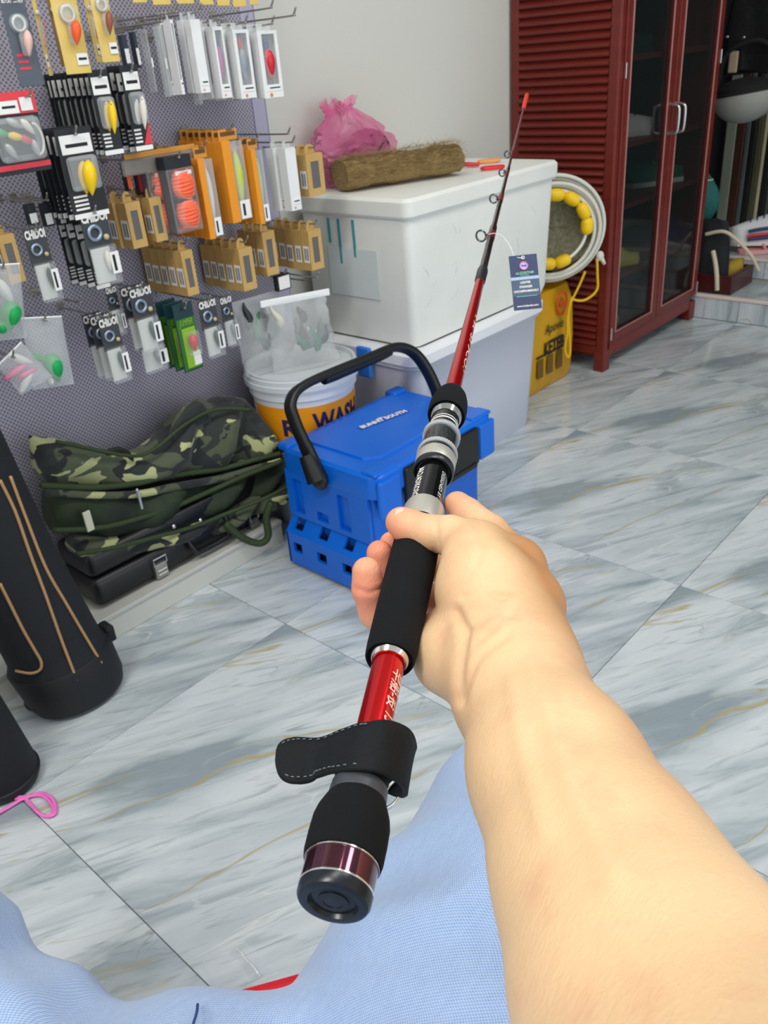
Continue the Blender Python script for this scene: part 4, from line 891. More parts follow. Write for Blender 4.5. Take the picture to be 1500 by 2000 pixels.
# --- kraft boxes with hang tab and window
def kraft(label, tl, br, y, dep, group=None, seed=1, sticker=True, inner=None):
    x0, x1, z0, z1 = rect_px(tl, br, y); w_ = x1-x0; h = z1-z0
    t = place('lure_box', label, 'box', (x0+x1)/2, y, z1, group)
    fr = MB(); a, b = -w_*.24, w_*.24; c, d = -h*.82, -h*.18; e = .0012
    fr.box((-w_/2, 0, -h), (a, e, 0)).box((b, 0, -h), (w_/2, e, 0)).box((a, 0, -h), (b, e, c)).box((a, 0, d), (b, e, 0))
    part('front_panel', fr, KRAFT, t, world=False)
    part('carton', MB().box((-w_/2, e, -h), (-w_/2+e, dep, 0)).box((w_/2-e, e, -h), (w_/2, dep, 0)).box((-w_/2, dep-e, -h), (w_/2, dep, 0)).box((-w_/2, e, -h), (w_/2, dep, -h+e)).box((-w_/2, e, -e), (w_/2, dep, 0)), KRAFT, t, world=False)
    part('window', MB().rbox((a-.001, e, c-.001), (b+.001, e+.0008, d+.001), .0003, 1), mat('box_window', (112, 110, 112), .2, alpha=.8), t, world=False)
    lure(inner or mat('muted_lure', (120, 112, 104), .4), (0, dep*.5, -h*.5), h*.6, w_*.14, t)
    part('hang_tab', MB().add([(-w_*.3, dep*.5, 0), (w_*.3, dep*.5, 0), (w_*.25, dep*.5, h*.16), (w_*.1, dep*.5, h*.22), (-w_*.1, dep*.5, h*.22), (-w_*.25, dep*.5, h*.16)]+[(-w_*.3, dep*.5+e, 0), (w_*.3, dep*.5+e, 0), (w_*.25, dep*.5+e, h*.16), (w_*.1, dep*.5+e, h*.22), (-w_*.1, dep*.5+e, h*.22), (-w_*.25, dep*.5+e, h*.16)],
         [(0, 1, 2, 3, 4, 5), (11, 10, 9, 8, 7, 6)]+[(i, i+6, (i+1) % 6+6, (i+1) % 6) for i in range(6)]), KRAFT, t, world=False)
    if sticker: part('barcode_label', MB().box((-w_/2-.0006, dep*.15, -h*.8), (-w_/2, dep*.85, -h*.38)), WHITE, t, world=False); part('barcode', MB().box((-w_/2-.0009, dep*.25, -h*.74), (-w_/2-.0006, dep*.35, -h*.44)).box((-w_/2-.0009, dep*.45, -h*.74), (-w_/2-.0006, dep*.5, -h*.44)).box((-w_/2-.0009, dep*.6, -h*.74), (-w_/2-.0006, dep*.7, -h*.44)), PRINTK, t, world=False)
    return t, w_, h
KB = [('front kraft box of the row hanging below the orange cord pack', (352, 492), (390, 573), 1.465, .027, 5, 'kraft window boxes in the middle-left row'),
      ('front kraft box of the long row under the orange boxes', (465, 488), (503, 562), 1.47, .026, 5, 'kraft window boxes under the orange boxes'),
      ('front kraft box with yellow seen in its window, beside the long row', (511, 455), (546, 533), 1.49, .027, 3, 'kraft window boxes beside the long row'),
      ('rightmost kraft box of the lower rows, in front of the foam box', (601, 452), (634, 522), 1.46, .026, 5, 'kraft window boxes in front of the foam box'),
      ('kraft box with dark window hanging at the upper right beside the white box', (596, 303), (637, 378), 1.45, .026, 2, 'kraft window boxes beside the white box')]
labs = ['kraft box hidden behind the front one in the middle-left row', 'kraft box of the long row under the orange boxes', 'kraft box behind the one with yellow in its window', 'kraft box behind the rightmost one in front of the foam box', 'kraft box behind the upper right one beside the white box']
for i, (lb, tl, br, y, dep, n, gr) in enumerate(KB):
    t, w_, h = kraft(lb, tl, br, y, dep, gr, i, inner=LUREY if i == 2 else None)
    stack(t, n, dep+.0015, labs[i], gr); addhook(t.location.x, t.location.z+h*.14, y, HL)
for lb, tl, br, y, dep in (('larger kraft box, right one of the pair left of the orange cord pack', (290, 388), (329, 468), 1.47, .03),
                     ('larger kraft box with white sticker, left one of the pair by the orange cord pack', (243, 398), (290, 480), 1.468, .03),
                     ('kraft box with dark oval window cut by the left edge of the picture', (-6, 462), (52, 548), 1.45, .04)):
    t, w_, h = kraft(lb, tl, br, y, dep); addhook(t.location.x, t.location.z+h*.14, y+.005, HL)
    c = copy_tree(t); c.location.y += dep+.004; c['label'] = {'la': 'kraft box hidden behind the right one of the larger kraft pair', 'lb': 'kraft box hidden behind the larger kraft box with white sticker', 'kr': 'second kraft box behind the one with dark oval window'}['kr' if lb[0] == 'k' else 'lb' if 'white sticker' in lb else 'la']; c.location.x -= .006

# --- tall orange boxes with clear right side
def orangebox(label, tl, br, y, dep, lm, group, sticker=True, frac=.42):
    x0, x1, z0, z1 = rect_px(tl, br, y); x0 -= (x1-x0)*.12; w_ = x1-x0; h = z1-z0; t = place('lure_box', label, 'box', (x0+x1)/2, y, z1, group); xm = -w_/2+w_*frac
    part('sleeve', MB().rbox((-w_/2, 0, -h), (xm, dep, 0), .0008, 1), ORANGE, t, world=False)
    part('clear_case', MB().box((xm, 0, -h*.98), (w_/2, dep, -h*.02)), CLEAR, t, world=False)
    lure(lm, (xm*.5+w_*.25, dep*.5, -h*.5), h*.75, (w_/2-xm)*.36, t)
    part('tab', MB().box((-w_*.45, dep*.5, 0), (w_*.45, dep*.5+.001, h*.13)), mat('amber_tab', (214, 150, 62), .5), t, world=False)
    part('tab_print', MB().box((-w_*.36, dep*.5-.0005, h*.05), (w_*.36, dep*.5, h*.10)), mat('brown_print', (110, 70, 30), .5), t, world=False)
    if sticker: part('price_sticker', MB().rbox((xm*.4, -.001, -h*.97), (w_*.46, 0, -h*.74), .0003, 1), WHITE, t, world=False); part('barcode', MB().box((xm*.4+w_*.1, -.0014, -h*.93), (xm*.4+w_*.22, -.001, -h*.78)), PRINTK, t, world=False)
    return t, h
for lb, bl, tl, br, y, lm, n, dep, gr in (
    ('front orange lure box with white lure, right of the orange cord pack', 'orange box edge behind the one with the white lure', (388, 310), (438, 462), 1.455, LUREW, 6, .022, 'tall orange lure boxes, left row'),
    ('front orange lure box with green lure in its clear side', 'orange box edge behind the one with the green lure', (436, 276), (494, 428), 1.465, mat('lime_lure', (196, 214, 60), .4), 7, .019, 'tall orange lure boxes, middle row'),
    ('slim orange lure box with pale green lure, rightmost of the orange ones', 'orange box edge behind the rightmost slim one', (492, 292), (530, 434), 1.455, mat('pale_green_lure', (186, 206, 140), .4), 3, .022, 'tall orange lure boxes, right row')):
    t, h = orangebox(lb, tl, br, y, dep, lm, gr); stack(t, n, dep+.002, bl, gr); addhook(t.location.x, t.location.z+h*.12, y, HL)

# --- white boxes with window along the top and one below
def whitebox(label, tl, br, y, dep, col, top, group=None, win=True, w_add=0):
    x0, x1, z0, z1 = rect_px(tl, br, y); x0 -= (x1-x0)*.45*win; dep *= .8; w_ = x1-x0; h = z1-z0; t = place('lure_box', label, 'box', (x0+x1)/2, y, z1, group)
    WB = mat('white_box', (236, 237, 238), .4); a, b, c, d = -w_*.30, w_*.34, -h*.80, -h*.05; e = .001
    if win:
        part('front_panel', MB().box((-w_/2, 0, -h), (a, e, 0)).box((b, 0, -h), (w_/2, e, 0)).box((a, 0, -h), (b, e, c)).box((a, 0, d), (b, e, 0)), WB, t, world=False)
        part('window', MB().box((a, e, c), (b, e*1.6, d)), CLEARER, t, world=False)
        part('backing', MB().box((a, dep*.8, c), (b, dep*.82, d)), mat('grey_lining', (150, 152, 158), .5), t, world=False)
        lure(col, ((a+b)/2+w_*.03, dep*.35, -h*.5), h*.5, w_*.24, t)
        part('lure_head', MB().ball(((a+b)/2, dep*.4, -h*.2), (w_*.13, dep*.2, h*.09)), top, t, world=False, smooth=180)
    else: part('front_panel', MB().box((-w_/2, 0, -h), (w_/2, e, 0)), WB, t, world=False)
    part('carton', MB().box((-w_/2, e, -h), (-w_/2+e, dep, 0)).box((w_/2-e, e, -h), (w_/2, dep, 0)).box((-w_/2, dep-e, -h), (w_/2, dep, 0)).box((-w_/2, e, -h), (w_/2, dep, -h+e)).box((-w_/2, e, -e), (w_/2, dep, 0)), WB, t, world=False)
    part('hang_tab', MB().rbox((-w_*.35, dep*.45, 0), (w_*.35, dep*.45+e, h*.10), .0003, 1), mat('clear_tab', (226, 230, 230), .2, alpha=.5), t, world=False)
    part('price_sticker', MB().rbox((-w_*.32, -.001, -h*.90), (w_*.44, 0, -h*.80), .0003, 1), WHITE, t, world=False)
    part('sticker_print', MB().box((-w_*.2, -.0013, -h*.86), (w_*.34, -.001, -h*.84)), PRINTK, t, world=False)
    part('maker_dot', MB().cyl((-w_*.15, -.0013, -h*.955), (-w_*.15, -.0005, -h*.955), w_*.07, 12), mat('orange_dot', (236, 130, 30), .5), t, world=False)
    return t, h
NB = mat('navy_lure', (32, 60, 130), .4)
for lb, bl, tl, br, y, dep, c1, c2, n, win in (
    ('clear fronted white lure box with grey-green lure, leftmost of the top white row', 'white lure box standing behind the leftmost of the top row', (333, 38), (362, 184), 1.45, .030, mat('grey_green_lure', (150, 160, 140), .4), NB, 2, True),
    ('plain white side of a lure box, widest of the top white row', 'plain white box behind the widest one of the top row', (370, 38), (412, 180), 1.45, .022, LUREW, LUREW, 2, False),
    ('white lure box with pink lure in its window, top row', 'white box behind the one with the pink lure', (420, 52), (454, 190), 1.45, .028, mat('magenta_lure', (196, 86, 160), .4), NB, 3, True),
    ('white lure box with silver lure and red tail in its window, top row', 'white box behind the one with silver lure', (463, 58), (502, 190), 1.45, .026, mat('silver_lure', (150, 158, 170), .3), LURER, 4, True),
    ('white lure box with blue and red lure, rightmost of the top row', 'white box behind the rightmost of the top row', (513, 60), (555, 188), 1.45, .026, LURER, NB, 4, True)):
    t, h = whitebox(lb, tl, br, y, dep, c1, c2, None, win); stack(t, n, dep+.0015, bl, 'white lure boxes of the top row'); addhook(t.location.x, t.location.z+h*.08, y-.012, HL)
t, h = whitebox('pale grey and white lure box beside the orange ones, lower row right', (556, 290), (590, 408), 1.445, .03, LUREW, SILV, None, False)
addhook(t.location.x, t.location.z+h*.08, 1.44, HL)
c = copy_tree(t); c.location += Vector((-.004, .034, 0)); c['label'] = 'grey backed lure box partly hidden behind the pale grey one'

# --- gold cards and slate card, top left
def bigcard(label, tl, br, y, base, lm, txt=None, tcol=None, sticker=True, name='lure_card', red=False):
    x0, x1, z0, z1 = rect_px(tl, br, y); x0 -= (x1-x0)*(.3 if base is GOLDC else .05); w_ = x1-x0; h = z1-z0; t = place(name, label, 'lure pack', (x0+x1)/2, y, z1)
    part('backing', MB().rbox((-w_/2, 0, -h), (w_/2, .0014, 0), .0006, 1), base, t, world=False)
    th = np.linspace(0, 2*math.pi, 28, endpoint=False)
    bl = part('blister', MB().rings([np.stack([w_*.33*r*np.cos(th), np.full(28, yy), -h*.30+w_*.33*r*np.sin(th)], 1) for r, yy in ((1, -.0002), (.96, -.008), (.7, -.011))]).rbox((-w_*.14, -.010, -h*.66), (w_*.20, -.0002, -h*.40), .003, 1), CLEAR, t, world=False, smooth=40)
    part('coiled_line', MB().tube([(w_*.24*math.cos(a), -.004, -h*.30+w_*.24*math.sin(a)) for a in np.linspace(0, 6.28, 24)][:-1], .0022, 6, closed=True), mat('clear_coil', (226, 226, 220), .3), t, world=False, smooth=180)
    lure(lm, (w_*.06, -.013, -h*.52), h*.30, w_*.17, t, tilt=-.2)
    if sticker:
        part('price_sticker', MB().rbox((0, -.002, -h*.90), (w_*.44, -.0008, -h*.76), .0004, 1), WHITE, t, world=False)
        part('barcode', MB().box((w_*.06, -.0024, -h*.84), (w_*.38, -.002, -h*.81)), PRINTK, t, world=False)
    if red:
        for k in range(3): part('red_print', MB().box((-w_*.36, -.0006, -h*(.66+.075*k)), (w_*.02+.002*k, 0, -h*(.63+.075*k))), REDC, t, world=False)
    if txt: text(txt, t, tcol, (0, -.0006, -h*.06), (1, 0, 0), (0, 0, 1), h*.05, world=False, fit=w_*.86, bold=.03)
    return t, h
t, h = bigcard('slate grey lure card with clear bubble and red print, top left corner', (-2, -8), (88, 166), 1.40, GREYC, mat('striped_lure', (232, 190, 180), .4), 'BỒ CÂU GIA HUY', WHITE, False, red=True)
addhook(t.location.x, t.location.z-.006, 1.395, HL)
c = copy_tree(t); c.location += Vector((-.06, .05, -.012)); c['label'] = 'dark card behind the slate grey one at the left edge'
for lb, tl, br, y, lm in (('gold lure card with orange lure, second from the top left corner', (60, -30), (97, 148), 1.47, LUREO), ('gold lure card with orange lure and big white sticker at the top', (104, -25), (180, 142), 1.43, LUREO),
        ('gold lure card with red lure between the two front ones', (160, -30), (200, 122), 1.50, LURER), ('gold lure card with brown lure, right one of the two front gold cards', (176, -40), (236, 120), 1.44, mat('brown_lure', (150, 84, 60), .4))):
    t, h = bigcard(lb, tl, br, y, GOLDC, lm); 
    if y < 1.45: addhook(t.location.x, t.location.z-.006, y-.004, HL)
t, h = bigcard('brown edge of gold cards hanging between the front gold cards', (98, -30), (121, 130), 1.49, mat('brass_card', (150, 118, 62), .4), LUREO, None, None, False)
for k, (x0, x1) in enumerate(((385, 418), (420, 450), (452, 482), (484, 505), (340, 380), (292, 335), (250, 288))):
    t, h = bigcard('gold card bottom at the top edge, %s' % ['over the wide white box', 'over the pink lure box', 'over the silver lure box', 'beside the board edge', 'over the leftmost white box', 'left of the white boxes', 'farthest left of the row'][k], (x0-12, -150), (x1, 9+2*(k % 3)-4*(k > 3)), 1.47, GOLDC, LUREO, None, None, False)
    addhook(t.location.x, t.location.z-.005, 1.46, HL)
# red header card with lures
def redcard():
    y = 1.40; x0, x1, z0, z1 = rect_px((-45, 190), (102, 330), y); w_ = x1-x0; h = z1-z0; t = place('lure_card', 'wide black lure card with red header and white stickers at the left edge', 'lure pack', (x0+x1)/2, y, z1)
    part('backing', MB().rbox((-w_/2, 0, -h), (w_/2, .0014, 0), .0006, 1), BLACKC, t, world=False)
    part('header', MB().rbox((-w_/2, -.0012, -h*.25), (w_/2, -.0002, .003), .0004, 1), REDC, t, world=False)
    part('foot_band', MB().box((-w_*.5, -.0012, -h*.94), (w_*.5, -.0004, -h*.87)), REDC, t, world=False)
    part('price_sticker', MB().rbox((-w_*.2, -.0024, -h*.24), (w_*.16, -.0013, -h*.08), .0004, 1), WHITE, t, world=False)
    part('price_sticker', MB().rbox((w_*.20, -.0024, -h*.22), (w_*.42, -.0013, -h*.05), .0004, 1), WHITE, t, world=False)
    part('barcode', MB().box((-w_*.14, -.0028, -h*.17), (w_*.1, -.0024, -h*.14)), PRINTK, t, world=False)
    part('blister', MB().rbox((-w_*.42, -.018, -h*.84), (w_*.42, 0, -h*.28), .008, 2), CLEAR, t, world=False)
    for k, (xx, zz, m_, tl) in enumerate(((-.3, -.45, LUREG, 1.2), (-.05, -.52, LUREY, 1.3), (.12, -.58, LURER, 1.1), (.2, -.42, LUREW, .6), (-.2, -.7, SILV, .5), (.25, -.7, SILV, .2), (-.02, -.36, SILV, 1.0))):
        lure(m_, (w_*xx, -.008, h*zz), h*.26, h*.055, t, tilt=tl)
    c = th = [(w_*(.28+.13*math.cos(a)), -.010, -h*.58+h*.2*math.sin(a)) for a in np.linspace(-1.6, 1.6, 20)]
    part('leader_wire', MB().tube(c, .0022, 6), LUREW, t, world=False, smooth=180)
    addhook(t.location.x+.03, z1-.006, y-.01, HL)
redcard()

# --- black blister cards in two deep rows
def black(label, tl, br, y, lm, gr=None, redk=False):
    x0, x1, z0, z1 = rect_px(tl, br, y); x0 -= (x1-x0)*.28; t = place('lure_card', label, 'lure pack', (x0+x1)/2, y, z1, gr); card_local(t, x1-x0, z1-z0, BLACKC, 'blister', lm)
    if redk: w_, h = x1-x0, z1-z0; part('red_corner', MB().add([(w_*.5, -.0008, -h*.92), (w_*.5, -.0008, -h*.62), (w_*.05, -.0008, -h*.92)], [(0, 1, 2)]), REDC, t, world=False)
    return t, z1
for lb, bl, tl, br, y, lm, n, st, gr in (
    ('black lure card with bright yellow lure, front of the upper left row', 'black lure card queued behind the upper one with the yellow lure', (180, 148), (243, 300), 1.44, LUREY, 9, .0185, 'black lure cards of the upper left row'),
    ('black lure card with pearl lure and red corner, beside the yellow lure card', 'black lure card queued behind the pearl lure card', (242, 138), (300, 292), 1.44, LUREW, 3, .02, 'black lure cards behind the pearl lure'),
    ('black lure card with yellow lure, front of the second row below', 'black lure card queued behind the lower one with the yellow lure', (122, 262), (215, 418), 1.42, LUREY, 6, .019, 'black lure cards of the second left row'),
    ('black lure card with pale lure and red corner between the two silver cards', 'black lure card queued behind the one between the silver cards', (165, 440), (216, 560), 1.455, LUREW, 4, .030, 'black lure cards between the silver cards')):
    t, z1 = black(lb, tl, br, y, lm, gr, 'corner' in lb); stack(t, n, st, bl, gr); addhook(t.location.x, z1-.003, y, HL)
for k, (tl, br, lb) in enumerate((((50, 400), (78, 437), 'small black pack, left of the three above the left silver card'), ((80, 398), (108, 440), 'small black pack, middle of the three above the left silver card'), ((108, 396), (132, 438), 'small black pack with white sticker above the left silver card'),
        ((236, 68), (258, 128), 'small dark blue pack right of the gold cards'), ((258, 62), (278, 132), 'dark blue pack with pale front right of the gold cards'), ((540, 540), (570, 562), 'small black pack over the zip bags at the board edge'),
        ((240, 318), (262, 372), 'dark pack with orange strip behind the kraft pair'), ((262, 318), (290, 378), 'dark pack with red strip behind the kraft pair'))):
    y = 1.50; x0, x1, z0, z1 = rect_px(tl, br, y); w_, h = x1-x0, z1-z0; t = place('tackle_pack', lb, 'lure pack', (x0+x1)/2, y, z1)
    part('box', MB().rbox((-w_/2, 0, -h), (w_/2, .014, 0), .001, 1), mat('dark_blue_pack', (44, 56, 70), .4) if k in (3, 4) else BLACKC, t, world=False)
    part('sticker', MB().rbox((-w_*.4, -.001, -h*.92), (w_*.4, 0, -h*.45 if k < 5 else -h*.1), .0003, 1), (LUREO if k == 6 else LURER if k == 7 else WHITE), t, world=False)
    if k == 5: text('CHIDO', t, PRINTW, (0, -.0012, -h*.3), (1, 0, 0), (0, 0, 1), h*.3, world=False, fit=w_*.8)
    addhook(t.location.x, z1+.004, y, HL)
# translucent packs left of the white row
for k, (tl, br, lb) in enumerate((((276, 58), (302, 180), 'clear tube pack left of the white lure boxes'), ((302, 50), (330, 190), 'pale clear pack touching the leftmost white lure box'), ((362, 70), (392, 205), 'gold and brown lure pack hanging low behind the white boxes'))):
    y = 1.49; x0, x1, z0, z1 = rect_px(tl, br, y); w_, h = x1-x0, z1-z0; t = place('tackle_pack', lb, 'lure pack', (x0+x1)/2, y, z1)
    part('case', MB().rbox((-w_/2, -.012, -h), (w_/2, .01, 0), .003, 1), CLEAR, t, world=False)
    lure([SILV, LUREW, mat('amber_lure', (176, 130, 60), .4)][k], (0, 0, -h*.55), h*.7, w_*.26, t); part('cap_label', MB().box((-w_*.4, -.0135, -h*.6), (w_*.4, -.0125, -h*.45)), WHITE if k < 2 else mat('brown_print', (110, 70, 30), .5), t, world=False)
    addhook(t.location.x, z1+.004, y, HL)

# --- silver cards with clear case and maker's lettering
def silver(label, tl, br, y, lm, sticker=True):
    x0, x1, z0, z1 = rect_px(tl, br, y); w_, h = x1-x0, z1-z0; t = place('lure_card', label, 'lure pack', (x0+x1)/2, y, z1)
    part('backing', MB().rbox((-w_/2, 0, -h*.5), (w_/2, .002, 0), .0006, 1), mat('grey_black_card', (60, 62, 66), .35), t, world=False)
    text('CHIDOI', t, PRINTW, (0, -.0006, -h*.085), (1, 0, 0), (0, 0, 1), h*.155, world=False, fit=w_*.96, bold=.05)
    part('reel_picture', MB().tube([(-w_*.12+w_*.22*math.cos(a), -.002, -h*.28+w_*.22*math.sin(a)) for a in np.linspace(0, 6.28, 20)][:-1], w_*.07, 8, closed=True), mat('bluish_chrome', (150, 168, 186), .2, .7), t, world=False, smooth=180)
    part('reel_knob', MB().ball((w_*.26, -.003, -h*.36), w_*.1), mat('tan_knob', (196, 180, 140), .4), t, world=False, smooth=180)
    part('clear_case', MB().rbox((-w_*.46, -.012, -h), (w_*.46, .002, -h*.46), .002, 1), CLEARER, t, world=False)
    part('inlay', MB().box((-w_*.42, -.001, -h*.97), (w_*.30, 0, -h*.49)), mat('pale_inlay', (206, 208, 204), .4), t, world=False)
    lure(lm, (w_*.12, -.006, -h*.68), h*.30, w_*.12, t)
    if sticker: part('price_sticker', MB().rbox((w_*.12, -.0135, -h*.86), (w_*.46, -.0125, -h*.56), .0003, 1), WHITE, t, world=False); part('barcode', MB().box((w_*.2, -.0139, -h*.82), (w_*.3, -.0134, -h*.6)), PRINTK, t, world=False)
    return t, z1
DG = mat('dark_green_lure', (60, 84, 76), .4)
for lb, tl, br, y, lm, n in (('silver lettered lure card at the left, below the small black packs', (44, 450), (122, 582), 1.435, DG, 1), ('silver lettered lure card with blank pale case under the yellow lure card', (154, 418), (238, 548), 1.42, LUREW, 1),
        ('silver lettered lure card left of the green cards', (250, 566), (318, 678), 1.445, DG, 2), ('lowest silver lettered lure card, front of three', (190, 624), (256, 738), 1.445, DG, 3),
        ('silver lettered lure card right of the green cards', (386, 590), (438, 690), 1.45, DG, 1), ('silver lettered card half hidden by the clear lure bags', (428, 582), (466, 672), 1.49, SILV, 1), ('dim lettered card above the lowest silver ones', (204, 562), (246, 650), 1.49, SILV, 1),
        ('silver card tucked below and behind the one left of the green cards', (262, 640), (328, 716), 1.475, SILV, 1)):
    t, z1 = silver(lb, tl, br, y, lm); addhook(t.location.x, z1-.003, y, HL)
    if n > 1: stack(t, n, .028, 'silver lettered lure card behind the one left of the green cards' if 'left of' in lb else 'silver lettered lure card queued behind the lowest one', 'silver lettered cards: ' + lb[-22:])
# --- green cards
def green(label, tl, br, y, gr):
    x0, x1, z0, z1 = rect_px(tl, br, y); w_, h = x1-x0, z1-z0; t = place('lure_card', label, 'lure pack', (x0+x1)/2, y, z1, gr)
    part('backing', MB().rbox((-w_/2, 0, -h), (w_/2, .003, 0), .001, 1), mat('dark_teal_card', (22, 56, 62), .35), t, world=False)
    part('green_field', MB().rbox((-w_*.47, -.0008, -h*.98), (w_*.47, 0, -h*.22), .0003, 1), mat('leaf_card', (44, 110, 40), .4), t, world=False)
    part('lime_panel', MB().rbox((-w_*.30, -.002, -h*.95), (w_*.40, -.0009, -h*.36), .0008, 1), mat('lime_card', (140, 184, 40), .4), t, world=False)
    text('JUMPER', t, mat('lime_card', (140, 184, 40), .4), (0, -.0012, -h*.28), (1, 0, 0), (0, 0, 1), h*.13, world=False, fit=w_*.7, shear=.3)
    lure(LURER, (w_*.08, -.010, -h*.58), h*.26, w_*.19, t); part('blister', MB().rbox((-w_*.26, -.02, -h*.76), (w_*.36, -.001, -h*.40), .005, 2), CLEARER, t, world=False)
    part('price_sticker', MB().rbox((w_*.06, -.0032, -h*.93), (w_*.44, -.002, -h*.72), .0004, 1), WHITE, t, world=False)
    part('hang_slot', MB().box((-w_*.14, -.0008, -h*.10), (w_*.14, 0, -h*.06)), PRINTK, t, world=False)
    return t, z1
t, z1 = green('green lure card with raspberry red lure, front of three', (336, 598), (398, 716), 1.445, 'green lure cards'); stack(t, 3, .026, 'green lure card queued behind the front one', 'green lure cards', -.002); addhook(t.location.x, z1-.01, 1.445, HL)
# --- fluorescent cord pack
def cordpack():
    y = 1.445; x0, x1, z0, z1 = rect_px((318, 308), (396, 446), y); w_, h = x1-x0, z1-z0; t = place('cord_pack', 'clear pack of fluorescent orange cord with black tie, middle of the board', 'cord pack', (x0+x1)/2, y, z1)
    part('header', MB().rbox((-w_/2, -.001, -h*.16), (w_/2, .026, 0), .001, 1), BLACKC, t, world=False)
    part('backing', MB().rbox((-w_/2, .024, -h), (w_/2, .026, -h*.16), .0006, 1), mat('orange_back', (238, 96, 60), .4), t, world=False)
    part('side_strip', MB().box((-w_/2, 0, -h), (-w_*.42, .024, -h*.16)), mat('slate_strip', (80, 84, 92), .4), t, world=False)
    OC = mat('fluorescent_cord', (255, 110, 70), .5)
    for z in (-.385, -.765):
        mb = MB()
        for k in range(9):
            zz = h*(z-.165+.041*k)
            q_ = math.sin(math.pi*(k+1)/10)**.4; mb.tube([(w_*.12+w_*.36*q_*math.cos(a), .008+.015*q_*math.sin(a), zz+.002*math.sin(2*a+k)) for a in np.linspace(0, 6.28, 18)][:-1], .0045, 6, closed=True)
        part('cord_hank', mb, OC, t, world=False, smooth=180)
    part('tie', MB().rbox((-w_*.26, -.003, -h*.60), (w_*.46, .022, -h*.545), .002, 1), BLACKP, t, world=False)
    part('hank_label', MB().box((-w_*.2, -.0035, -h*.25), (w_*.40, -.0025, -h*.20)), WHITE, t, world=False)
    part('film', MB().rbox((-w_/2, -.006, -h), (w_/2, .024, -h*.16), .003, 1), CLEARER, t, world=False)
    addhook(t.location.x, z1-.004, y, HL)
    c = copy_tree(t); c.location += Vector((-.022, .034, .0)); c['label'] = 'second orange cord pack hidden behind the front one'
    t = place('tackle_pack', 'grey printed pack lying over the hook above the orange cord pack', 'lure pack', *at(300, 318, 'y', 1.48))
    a = at(235, 300, 'y', 1.475); b = at(385, 292, 'y', 1.475)
    part('sleeve', MB().rbox((a[0]-t.location.x, -.004, -.016), (b[0]-t.location.x, .006, .012), .003, 1), mat('grey_translucent', (170, 162, 156), .3, alpha=.6), t, world=False)
    part('amber_edge', MB().rbox((a[0]-t.location.x+.01, .0, .012), (b[0]-t.location.x, .004, .022), .001, 1), mat('amber_tab', (214, 150, 62), .5), t, world=False)
cordpack()
# --- clear bags with soft lures at the lower left
def softbag(label, pts, y, lures, seed):
    g = np.random.default_rng(seed); W = [at(*p, 'y', y) for p in pts]; c = sum(W)/4; t = thing('lure_bag', label, 'bag', c); LAST[0] = t
    a, b, d, e = W; n = 14; F_ = []; 
    for s_ in (-1, 1):
        G = np.zeros((n, n, 3))
        for i in range(n):
            for j in range(n):
                u, v = i/(n-1), j/(n-1); p = (a*(1-u)+b*u)*(1-v)+(e*(1-u)+d*u)*v
                G[i, j] = p+np.array([0, s_*(.014*math.sin(math.pi*u)**.6*math.sin(math.pi*v)**.6+.0006)+g.normal()*.0002, 0])
        F_.append(G)
    part('film', MB().grid(F_[0]).grid(F_[1]), mat('zip_film', (216, 222, 224), .18, alpha=.3), t, smooth=30)
    for (px, py, ln, r, m_, tl) in lures: lure(m_, at(px, py, 'y', y), ln, r, t, tilt=tl, world=True, name='soft_lure')
    top = (a+b)/2; part('header_seal', MB().tube([a, b], .0016, 6), mat('white_zip', (240, 242, 243), .3), t)
    addhook(top[0], top[2]-.004, y-.004, HL)
PL = mat('ghost_white_lure', (224, 226, 222), .4)
softbag('clear bag with one green soft lure cut by the left edge', [(-40, 520), (38, 515), (52, 660), (-25, 668)], 1.42, [(20, 618, .055, .017, LUREG, -.5), (4, 640, .03, .012, LUREG, 1.0), (10, 570, .05, .010, PL, .3)], 1)
softbag('clear bag with a green soft lure and white head, lower right of the left pair', [(40, 622), (120, 618), (145, 750), (65, 762)], 1.42, [(106, 718, .055, .0165, LUREG, .05), (78, 700, .035, .006, LUREG, .9), (100, 745, .012, .008, PL, 1.2)], 2)
softbag('clear bag with pink tipped white soft lures hanging cornerwise', [(-5, 715), (42, 668), (102, 735), (42, 772)], 1.405, [(35, 722, .06, .006, LUREP, 1.9), (55, 728, .04, .005, LUREP, 1.7), (40, 702, .05, .008, PL, 1.0), (52, 745, .05, .007, PL, 2.3)], 3)
# --- bare hooks at the right of the board
BH = {(577, 30): 'reaching farthest right at the top of the board', (533, 15): 'at the very top, left of the farthest one', (318, 42): 'above the leftmost white lure box', (566, 262): 'above the pale grey lure box', (622, 543): 'below the rightmost kraft boxes', (160, 592): 'below the lettered card with the yellow lure card above', (640, 536): 'shortest, beside the one below the kraft boxes'}
for (px, py), y in (((577, 30), 1.40), ((533, 15), 1.43), ((318, 42), 1.40), ((566, 262), 1.43), ((622, 543), 1.42), ((160, 592), 1.44), ((640, 536), 1.50)):
    p = at(px, py, 'y', y); 
    if p[0] > 1.36: p[0] = 1.36
    h_ = hook(p); h_['label'] = 'bare wire hook '+BH[(px, py)]
